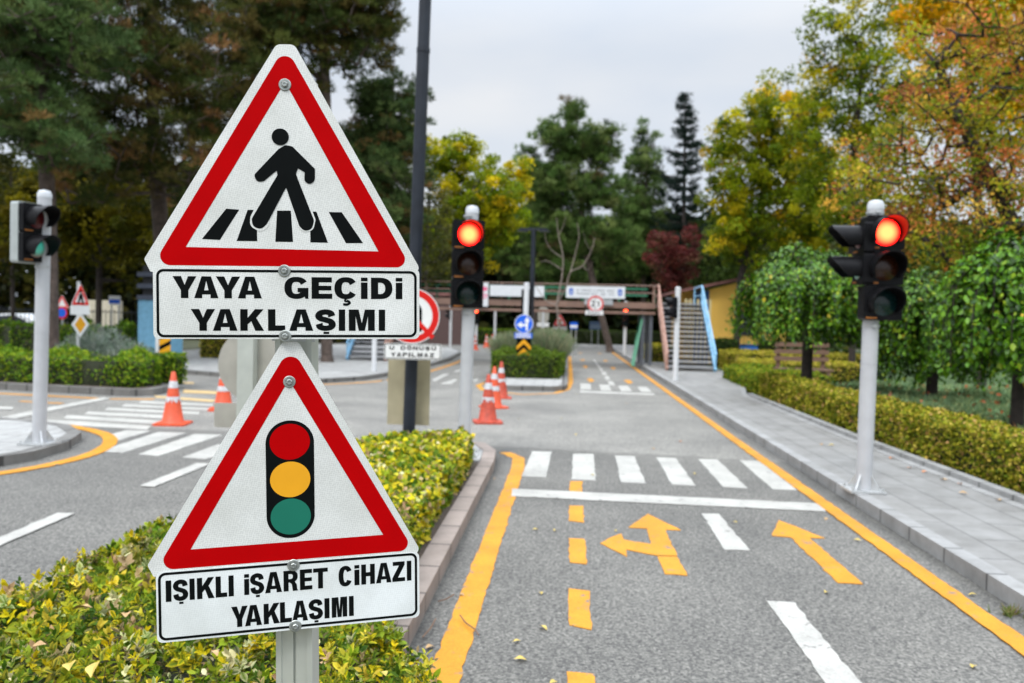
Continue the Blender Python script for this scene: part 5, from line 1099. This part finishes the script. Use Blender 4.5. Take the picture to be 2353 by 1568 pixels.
# fallen leaves and twigs on the road and pavement
spots = [(c6(835,690),0),(c6(755,1050),0),(c6(765,1247),0),(c6(615,1327),0),(c6(635,1430),0),(c6(830,1563),0),(c6(1185,692),0),(c6(625,52),0),(c6(955,140),0),(c6(1640,365),0),(c6(1555,182),2),(c7(140,755),0),(c7(755,845),0),(c7(600,738),1),(c7(1345,1482),0),(c7(1340,1120),0),(c7(600,1108),0),(c6(490,395),1),(c6(300,1060),1),(c6(120,1360),1),((1360,760+330),0),((930+300,1215),0),((1500,1030),1),((1290,960),0),((1440,925),1),((1325,905),0)]
for (px, py), k in spots:
    p = G(px, py, .012); flat_leaf('fallen_leaf', p, random.uniform(.04, .066), M_fl[k], 'small fallen leaf lying on the grey asphalt', 'leaf', 'fallen leaves on the asphalt', tilt=.1)
for (px, py), k in [(c7(1020,480),2),(c7(1275,560),2),(c7(1295,608),1),(c7(625,365),0),(c7(580,362),1),(c7(1195,540),1),(c7(930,430),2),(c7(1100,500),2),(c7(1470,640),1)]:
    p = G(px, py, .122); flat_leaf('fallen_leaf', p, random.uniform(.06, .09), M_fl[k], 'orange brown leaf lying on the right pavement by the hedge', 'leaf', 'fallen leaves on the pavement', tilt=.1)
M_tw = mat('twig_brown', (.14, .08, .05), .8)
for pts in ([(290,1180),(320,1220),(375,1260),(397,1295)], [(75,1305),(120,1255),(150,1200)], [(165,1100),(215,1085),(255,1060)]):
    b = MB(); b.tube([G(*c6(*p), .02+random.uniform(0, .012)) for p in pts], .004, 5); tag(b.build('twig', M_tw), 'thin dry twig lying across the edge of the lane', 'twig', 'dry twigs by the yellow line')
p = G(*c7(1530, 1225), .0); c = Cloud(); c.needles(np.array([[0,0,0]]*26, float)+RNG.normal(size=(26,3))*np.array([.03,.03,0]), unit(rnd_dirs(26)*.7+np.array([0,0,1])), 3, .07, .008, pal(26, [(.12,.16,.04),(.25,.2,.08)])); o = c.build('weed', [M_ygrn]); o.location = p; tag(o, 'small weed growing at the foot of the right kerb', 'plant')

# =================================================================== TREES
PN = [(0.059,0.104,0.032),(0.086,0.137,0.046),(0.125,0.182,0.055),(0.041,0.068,0.020),(0.194,0.114,0.041)]
PNd = [(0.053,0.075,0.017),(0.087,0.100,0.022),(0.120,0.092,0.026),(0.034,0.053,0.015),(0.240,0.120,0.048)]
PNg = [(.082,.145,.034),(.13,.20,.050),(.040,.072,.018),(.19,.24,.075),(.13,.09,.045)]
def tk(px, py, Y, z0=0.0): p = AT(px, py, Y); return (p.x, Y, z0)
def tp(px, py, Y): return tuple(AT(px, py, Y))
# the big pines on the left
tree('pine_tree', [tk(395,820,26), tp(372,560,26), tp(352,300,26), tp(345,-150,26)], [E(330,30,26,190,170,2.6), E(170,190,25,170,120,2.2), E(480,170,25,170,110,2.2), E(330,330,25,240,95,2.6), E(200,420,24,130,55,1.5), E(480,420,24.5,120,60,1.5), E(300,-180,26,200,140,2.6)],
     'large pine with thick brown trunk directly behind the crossing triangle, needles browning', 'pine tree', 1050, 24, .40, cols=PNd, wts=[3,3,3,2.5,1], needle=True, bark=M_bark, rt=.016, rmax=.40, flat=.5, nl=.22, nw=.022, k=7, group='pines on the left')
tree('pine_tree', [tk(120,800,21), tp(112,500,21), tp(95,200,21), tp(90,-200,21)], [E(60,60,21,150,140,2), E(30,250,20.5,140,95,1.8), E(150,330,20.5,110,60,1.4), E(60,-160,21,180,120,2), E(200,90,21,110,90,1.5)],
     'dark pine at the far left edge, its crown running out of the picture', 'pine tree', 760, 24, .38, cols=PN, wts=[3,3,3,2.5,1], needle=True, bark=M_bark, rt=.014, rmax=.30, flat=.5, nl=.2, nw=.02, group='pines on the left')
tree('pine_tree', [tk(752,790,27), tp(750,480,27), tp(748,230,27), tp(735,-120,27)], [E(690,45,27,140,85,2.2), E(820,60,27,95,70,1.8), E(600,70,26,110,75,1.7), E(760,-110,27,170,100,2.4), E(655,300,26,80,90,1.4), E(850,20,27,75,60,1.4), E(775,150,27,55,45,1.1), E(865,115,27,60,50,1.2), E(700,190,27,50,60,1.0)],
     'tall pine with a bare upper trunk right of the crossing triangle, sky between its boughs', 'pine tree', 860, 24, .36, cols=PNd, wts=[3,3,3,2.5,.8], needle=True, bark=M_bark, rt=.014, rmax=.26, flat=.5, nl=.2, nw=.022, group='pines on the left')
tree('pine_tree', [tk(893,790,30), tp(898,400,30), tp(905,118,30)], [E(903,175,30,20,45,.4), E(890,270,30,80,75,1.3), E(880,390,30,105,90,1.7), E(860,500,30,110,80,1.8), E(830,330,30,55,60,1.2), E(955,215,30,40,30,.6), E(860,225,30,60,45,1.1)],
     'younger pointed pine beside the tall lamp post', 'pine tree', 760, 26, .36, cols=PN, wts=[3,4,3,2,1.2], needle=True, bark=M_bark, rt=.012, rmax=.16, flat=.5, nl=.19, nw=.022, group='pines on the left')
tree('pine_tree', [tk(560,800,33), tp(575,400,33), tp(590,-60,33)], [E(520,250,33,130,130,2.4), E(620,430,33,140,130,2.6), E(480,520,32,130,90,2.2), E(560,20,33,150,120,2.6)],
     'dark pine filling the gap behind the crossing triangle', 'pine tree', 620, 26, .50, cols=PNd, wts=[3,3,2,3,1.2], needle=True, bark=M_bark, rt=.013, rmax=.22, flat=.5, nl=.26, nw=.021, group='pines on the left')
DY = [(0.128,0.112,0.006),(0.083,0.083,0.006),(0.210,0.173,0.007),(0.045,0.054,0.006)]
tree('tree', [tk(225,790,29), tp(228,600,29), tp(232,470,29)], [E(150,520,29,160,90,2), E(300,560,29,110,80,1.8), E(60,480,29,110,110,1.8), E(230,470,29,120,80,1.8)],
     'olive yellow broadleaf tree in the shade below the left pines', 'tree', 230, 90, .5, .18, DY, [3,3,2,2], bark=M_barkd, rt=.014, rmax=.2)
tree('tree', [tk(30,790,33), tp(28,600,33), tp(25,400,33)], [E(40,560,33,110,90,2), E(-60,450,33,130,170,2), E(120,640,33,60,40,1)],
     'shadowy broadleaf tree at the far left behind the signal post', 'tree', 120, 70, .55, .19, [(.05,.06,.012),(.035,.045,.01),(.08,.075,.012)], None, bark=M_barkd, rt=.014, rmax=.22)
tree('tree', [tk(470,800,37), tp(468,640,37), tp(470,520,37)], [E(430,590,37,150,80,2.2), E(560,600,37,140,80,2.2), E(690,580,37,110,90,2)],
     'dark olive broadleaf tree low behind the upper name plate', 'tree', 130, 70, .6, .2, DY, [1,3,.5,3], bark=M_barkd, rt=.014, rmax=.2)
# yellowing tree behind the lamp post and its olive neighbour
YG = [(.44,.42,.010),(.24,.31,.010),(.64,.48,.010),(.13,.20,.008),(.07,.11,.007)]
tree('tree', [tk(1075,790,37), tp(1080,600,37), tp(1075,420,37)], [E(1030,370,37,70,65,1.5), E(1100,450,37,95,85,2), E(1160,500,37,60,70,1.6), E(1050,540,37,90,80,1.8), E(950,330,36,40,50,1), E(1180,420,38,40,55,1.2), E(1060,330,37,40,30,.9)],
     'yellow and lime autumn tree between the tall lamp post and the mid pines', 'tree', 330, 90, .42, .17, YG, [3,3,1.6,2,1.2], bark=M_barkg, rt=.012, rmax=.2)
tree('tree', [tk(980,790,31), tp(980,600,31), tp(985,440,31)], [E(980,480,31,55,80,1), E(1000,580,31,70,70,1.2), E(945,590,31,50,60,1)],
     'olive green loose shrubby tree just right of the tall lamp post', 'tree', 120, 60, .36, .12, [(.12,.13,.03),(.09,.105,.03),(.17,.17,.04),(.30,.25,.03)], [3,3,2,.7], bark=M_barkg, rt=.01, rmax=.12)
# the mid pines
tree('pine_tree', [tk(1403,803,46), tp(1372,690,46), tp(1343,560,46), tp(1330,400,46), tp(1322,235,46)], [E(1318,255,46,40,28,1), E(1268,300,46,32,32,.9), E(1325,330,46,85,45,1.8), E(1385,345,46,38,45,1.1), E(1270,420,46,75,60,1.8), E(1370,440,46,70,50,1.7), E(1250,510,46,60,50,1.6), E(1330,540,46,110,45,2), E(1420,560,46,60,45,1.4), E(1210,370,47,26,40,.8)],
     'leaning pine rising behind the bridge, tallest of the green mid pines', 'pine tree', 900, 22, .33, cols=PNg, wts=[3,3,2.4,1.5,.5], needle=True, bark=M_bark, rt=.013, rmax=.28, flat=.8, nl=.3, nw=.03, k=7, group='green mid pines', shell=2)
tree('pine_tree', [tk(1475,800,52), tp(1480,560,52), tp(1488,285,52)], [E(1488,310,52,22,35,.8), E(1482,390,52,45,55,1.3), E(1470,490,52,65,60,1.8), E(1490,580,52,75,55,2), E(1420,600,51,60,45,1.7)],
     'narrow pointed pine between the leaning pine and the dark spruce', 'pine tree', 560, 22, .32, cols=PNg, wts=[3,3,2.5,1,.4], needle=True, bark=M_bark, rt=.012, rmax=.2, flat=.85, nl=.3, nw=.03, group='green mid pines')
tree('pine_tree', [tk(1228,795,54), tp(1230,600,54), tp(1232,380,54)], [E(1232,420,54,35,45,1.1), E(1225,510,54,55,60,1.6), E(1235,610,54,65,50,1.8), E(1150,560,55,45,70,1.4), E(1310,640,54,60,40,1.6)],
     'lower pine tucked behind the left side of the leaning pine', 'pine tree', 420, 22, .34, cols=PNg, wts=[3,2.4,3,1,.5], needle=True, bark=M_bark, rt=.012, rmax=.2, flat=.8, nl=.3, nw=.03, group='green mid pines')
def spruce(trunkpx, pyb, pyt, Y, rmax_px, label, cols, n=26, py_low=None):
    b0, t0 = np.array(tk(trunkpx[0], pyb, Y)), np.array(tp(trunkpx[1], pyt, Y)); root = thing('spruce_tree', Vector(b0), label, 'spruce tree'); H = t0[2]; k = Y/FP
    c = Cloud(); c.tubes([b0], [t0], [.22], [.03], 8); P, D = [], []
    z_lo = AT(trunkpx[0], py_low or pyb-80, Y).z
    A, B = [], []
    for i in range(n):
        f = i/(n-1); z = H-.15-(H-z_lo)*f**1.15; L0 = rmax_px*k*(.10+.9*f**.85)
        for j in range(7):
            a = random.uniform(0, 6.28); Lb = L0*random.uniform(.45, 1.15); p0 = np.array([b0[0]+(t0[0]-b0[0])*z/H, Y, z]); d = np.array([math.cos(a), math.sin(a), .05]); e = p0+d*Lb+np.array([0,0,.22*Lb])
            A.append(p0); B.append(e)
            m = max(5, int(Lb*30)); t = RNG.uniform(.12, 1, (m, 1)); q = p0+(e-p0)*t-np.array([0,0,1])*(.35*Lb*np.sin(math.pi*t)*.6)+RNG.normal(size=(m, 3))*.09*np.array([1,1,.8]); P.append(q); D.append(np.tile(d+np.array([0,0,-.15]), (m, 1)))
    c.tubes(A, B, [.03]*len(A), [.008]*len(A), 4); c.build('trunk', [M_barkd], root, b0)
    P, D = np.concatenate(P), unit(np.concatenate(D)); f = Cloud(); f.needles(P, D, 7, .26, .03, pal(len(P), cols), .9); f.build('crown', [M_needle], root, b0); return root
spruce((1568,1574), 800, 212, 50, 78, 'dark blue green spruce with a pointed top right of the mid pines', [(.016,.030,.022),(.024,.042,.03),(.012,.022,.016)], 22, 620)
tree('tree', [tk(1545,800,42), tp(1545,690,42), tp(1540,600,42)], [E(1520,570,42,42,38,1), E(1560,590,42,38,45,1), E(1535,640,42,50,32,1), E(1590,540,42,25,25,.6)],
     'dark red leaved tree behind the top of the right stairs', 'tree', 110, 60, .36, .15, [(.11,.022,.022),(.16,.04,.03),(.075,.018,.018),(.13,.06,.035)], None, bark=M_barkd, rt=.012, rmax=.14)
tree('tree', [tk(1620,800,44), tp(1622,650,44), tp(1625,540,44)], [E(1640,600,44,60,55,1.6), E(1690,560,44,60,70,1.6), E(1600,670,44,60,40,1.4), E(1670,660,44,80,40,1.8)],
     'dark green broadleaf tree above the yellow hut', 'tree', 130, 60, .5, .2, [(.035,.06,.014),(.05,.085,.018),(.08,.12,.02)], None, bark=M_barkd, rt=.013, rmax=.16)
# bare young tree in front of the bridge
def bare_tree():
    px = 1283; base = tk(1290,770,27.5,.12); root = thing('bare_tree', Vector(base), 'leafless pale tree with forked limbs in front of the bridge', 'bare tree'); c = Cloud(); A, B, ra, rb = [], [], [], []
    def limb(pts, r0, r1, Y=27.5):
        q = [np.array(AT(x, y, Y+dy)) for x, y, dy in pts]; q = [np.array(v) for v in catmull([Vector(v) for v in q], 5)]
        for i in range(len(q)-1): A.append(q[i]); B.append(q[i+1]); ra.append(r0+(r1-r0)*i/(len(q)-1)); rb.append(r0+(r1-r0)*(i+1)/(len(q)-1))
    limb([(1290,800,0),(1284,745,0),(1278,700,0)], .09, .07)
    limb([(1278,700,0),(1300,660,-.3),(1310,625,-.4),(1338,610,-.5),(1358,575,-.6),(1366,545,-.6)], .065, .02); limb([(1278,700,0),(1290,640,.2),(1293,590,.3),(1283,540,.4),(1278,500,.4)], .06, .018)
    limb([(1278,700,0),(1255,690,.2),(1236,665,.3),(1222,640,.3)], .045, .012); limb([(1310,625,-.4),(1322,580,-.3),(1330,540,-.3),(1325,510,-.2)], .04, .012); limb([(1290,590,.3),(1268,575,.2),(1255,555,.1),(1250,530,0)], .035, .01); limb([(1293,620,.2),(1260,600,.5),(1240,600,.5)], .03, .01)
    limb([(1338,610,-.5),(1350,620,-.6),(1362,600,-.7)], .02, .008); limb([(1283,540,.4),(1295,515,.5),(1300,490,.5)], .02, .008); limb([(1255,690,.2),(1275,715,.3),(1305,705,.2),(1330,690,0)], .02, .008); limb([(1358,575,-.6),(1345,555,-.6),(1340,530,-.6)], .015,.006)
    ra = [v*.5 for v in ra]; rb = [v*.5 for v in rb]; c.tubes(A, B, ra, rb, 7); c.build('trunk', [M_barkl], root, base)
bare_tree()
# autumn trees on the right
RB = [(.15,.21,.008),(.27,.31,.008),(.46,.40,.010),(.07,.12,.007),(.56,.36,.012)]
tree('tree', [tk(1690,790,33), tp(1700,640,33), tp(1745,480,33), tp(1775,330,33)], [E(1700,330,33,65,65,1.5), E(1790,270,33,85,75,2), E(1700,440,33,75,60,1.7), E(1800,400,33,95,85,2.2), E(1720,540,33,90,60,2), E(1850,500,33,90,80,2), E(1660,370,33,40,50,1)],
     'yellow green tree with a slanting dark trunk above the yellow hut', 'tree', 420, 95, .42, .15, RB, [3,3,2,3,1], bark=M_barkd, rt=.013, rmax=.17, group='autumn trees on the right')
tree('tree', [tk(1960,800,27), tp(1955,600,27), tp(1960,380,27), tp(1980,150,27)], [E(1900,60,27,55,60,1.2), E(1945,170,27,100,80,1.8), E(1870,230,27,70,50,1.3), E(2010,60,27,90,90,1.8), E(1930,330,27,110,90,2), E(1990,470,27,120,80,2), E(1890,430,27,80,80,1.6), E(2080,250,27,100,120,2)],
     'tall green and yellow tree whose crown borders the sky on the right', 'tree', 380, 62, .38, .13, RB, [4,3,1.5,3,.6], bark=M_barkd, rt=.011, rmax=.2, shell=1.9, group='autumn trees on the right')
tree('tree', [tk(2260,800,22), tp(2250,500,22), tp(2230,250,22), tp(2225,20,22)], [E(2200,60,22,120,90,1.5), E(2320,40,22,110,120,1.6), E(2120,0,22,80,60,1.2), E(2280,200,22,120,90,1.7), E(2230,-100,22,160,80,1.8), E(2400,220,22,90,120,1.5)],
     'bright golden yellow tree in the upper right corner', 'tree', 360, 90, .40, .13, [(.78,.44,.006),(.85,.45,.008),(.52,.42,.01),(.34,.35,.01)], [3,2,2.5,2], bark=M_barkd, rt=.011, rmax=.2, group='autumn trees on the right')
OR = [(.66,.19,.06),(.55,.23,.05),(.40,.37,.02),(.20,.27,.014),(.60,.38,.05),(.28,.08,.04),(.11,.17,.010)]
tree('tree', [tk(2440,900,12.5), tp(2400,640,12.5), tp(2330,520,12.5), tp(2230,330,12.5), tp(2160,160,12.5)], [E(2050,350,12.5,110,90,1), E(2150,250,12.5,110,110,1.2), E(2190,430,12.5,150,90,1.3), E(2090,520,12.5,150,75,1.1), E(2260,560,12.5,130,60,1), E(2280,330,12.5,120,100,1.2), E(2330,150,12.5,110,110,1.2), E(2210,80,12.5,110,90,1), E(1960,440,12.5,80,55,.8), E(2380,450,12.5,90,120,1.1), E(2230,640,12.5,90,40,.8), E(2010,600,12.5,70,30,.6)],
     'rust orange and green cherry tree spreading its dark branches behind the right traffic light', 'tree', 500, 40, .30, .066, OR, [2.6,2.2,3.6,4.4,2,1.3,3.4], bark=M_barkd, rt=.010, rmax=.17, shell=1.7, flat=.7, group='autumn trees on the right')
# weeping mulberries clipped like umbrellas
def weeping(px, pyb, Y, z0, rpx, pyt, pylow, label, n, tr=.1, seed=0):
    b0 = np.array(tk(px, pyb, Y, z0)); k = Y/FP; R_ = rpx*k; zt = AT(px, pyt, Y).z; zl = AT(px, pylow, Y).z; root = thing('weeping_mulberry', Vector(b0), label, 'umbrella tree', 'weeping umbrella trees')
    zc = zl+(zt-zl)*.42; c = Cloud(); hub = np.array([b0[0], b0[1], zc]); c.tubes([b0-np.array([0,0,.1]), b0+(hub-b0)*.3], [b0+(hub-b0)*.3, hub], [tr*1.15, tr], [tr, tr*.9], 10)
    f = Cloud(); rg = np.random.default_rng(seed+11); nb = 110; per = int(n*2.4/nb); PS = []
    for i in range(nb):
        a = rg.uniform(0, 6.28); rr = R_*math.sqrt(rg.uniform(.15, 1))*(1+.1*math.sin(3*a+seed)); low = zl+(zt-zl)*rg.uniform(0, .35)*(1 if rr > .6*R_ else 1.3); ztop = zt-(zt-zc)*.55*(rr/R_)**2+rg.normal()*.08
        p1 = hub+np.array([math.cos(a)*rr*.55, math.sin(a)*rr*.55, (ztop-zc)*1.02]); p2 = hub+np.array([math.cos(a)*rr, math.sin(a)*rr, (ztop-zc)*.75]); p3 = np.array([hub[0]+math.cos(a)*rr*1.05, hub[1]+math.sin(a)*rr*1.05, low])
        q = [np.array(v) for v in catmull([Vector(hub), Vector(p1), Vector(p2), Vector(p3)], 5)]; A, B = np.array(q[:-1]), np.array(q[1:]); rad_ = np.linspace(.03, .006, len(A)); c.tubes(A, B, rad_, rad_*.9, 5)
        t = rg.uniform(.22, 1, per)**.8*(len(q)-1); ii = np.minimum(t.astype(int), len(q)-2); fr = (t-ii)[:, None]; Q = np.array(q); PS.append(Q[ii]*(1-fr)+Q[ii+1]*fr+rg.normal(size=(per, 3))*.075)
    P = np.concatenate(PS); col = pal(len(P), [(.065,.17,.006),(.12,.26,.008),(.018,.055,.004),(.27,.38,.018),(.5,.36,.02)], [5,3,3,.8,.08])
    sz = .082*RNG.uniform(.6, 1.25, len(P)); out_ = unit(P-hub)
    f.quads(P, sz, col, (0,0,0), .7, .22, .9) if False else None
    N = unit(rnd_dirs(len(P))*.7+out_*.8+np.array([0,0,.35])); t = np.array([0,0,-1.])+rnd_dirs(len(P))*.5; t = unit(t-N*(t*N).sum(1, keepdims=True)); b_ = np.cross(N, t); z = sz[:, None]
    V = np.stack([P-t*z*.5, P+b_*z*.36-N*z*.08-t*z*.12, P+b_*z*.27-N*z*.10+t*z*.2, P+t*z*.62, P-b_*z*.27-N*z*.10+t*z*.2, P-b_*z*.36-N*z*.08-t*z*.12], 1).reshape(-1, 3); m = len(P)
    f._push(V, (np.arange(m)[:, None]*6+np.array([0,1,2,3, 0,3,4,5])).ravel(), np.arange(2*m)*4, np.repeat(col, 6, 0))
    c.build('trunk', [M_barkd], root, b0); f.build('crown', [M_gloss], root, b0); return root
weeping(1852, 880, 17.5, 0, 155, 590, 790, 'umbrella shaped weeping tree left of the right traffic light, dark trunk showing', 10500, .115, 1)
weeping(2140, 900, 16.5, 0, 140, 640, 885, 'weeping tree in the middle of the row, foliage hanging almost to the ground', 9000, .11, 2)
weeping(2335, 985, 11.2, 0, 165, 545, 880, 'nearest weeping tree at the right edge with big glossy leaves', 9500, .085, 3)
# woods that close the view
c = Cloud(); n = 15000
def wood(n, x0, x1, y0, y1, h0, h1, size, cols):
    P = np.c_[RNG.uniform(x0, x1, n), RNG.uniform(y0, y1, n), RNG.uniform(0, 1, n)]; P[:, 2] = P[:, 2]**.8*(h0+(h1-h0)*(.5+.5*bumps(P, .35, 21))); c.quads(P, size*RNG.uniform(.6, 1.4, n), pal(n, cols), (0,-.3,.4), .7)
wood(52000, -45, 60, 70, 86, 9, 12.5, 1.15, [(.014,.024,.006),(.02,.03,.008),(.035,.036,.008)])
wood(26000, -60, -12, 48, 60, 9, 14, .7, [(.022,.024,.005),(.045,.040,.005),(.012,.016,.004)])
wood(9000, 8, 45, 46, 60, 6, 11, .6, [(.04,.065,.008),(.08,.09,.008),(.02,.035,.006)])
wood(5200, 17, 34, -4, 27, 3, 7.5, .42, [(.05,.08,.010),(.09,.11,.012),(.03,.05,.008)])
wood(2600, 10, 30, 26, 38, 1.2, 3.2, .35, [(.03,.055,.012),(.05,.085,.016),(.02,.035,.01)])
o = c.build('distant_woods', [M_ygrn]); tag(o, 'dark woods closing the view behind the park', 'woods', kind='stuff')
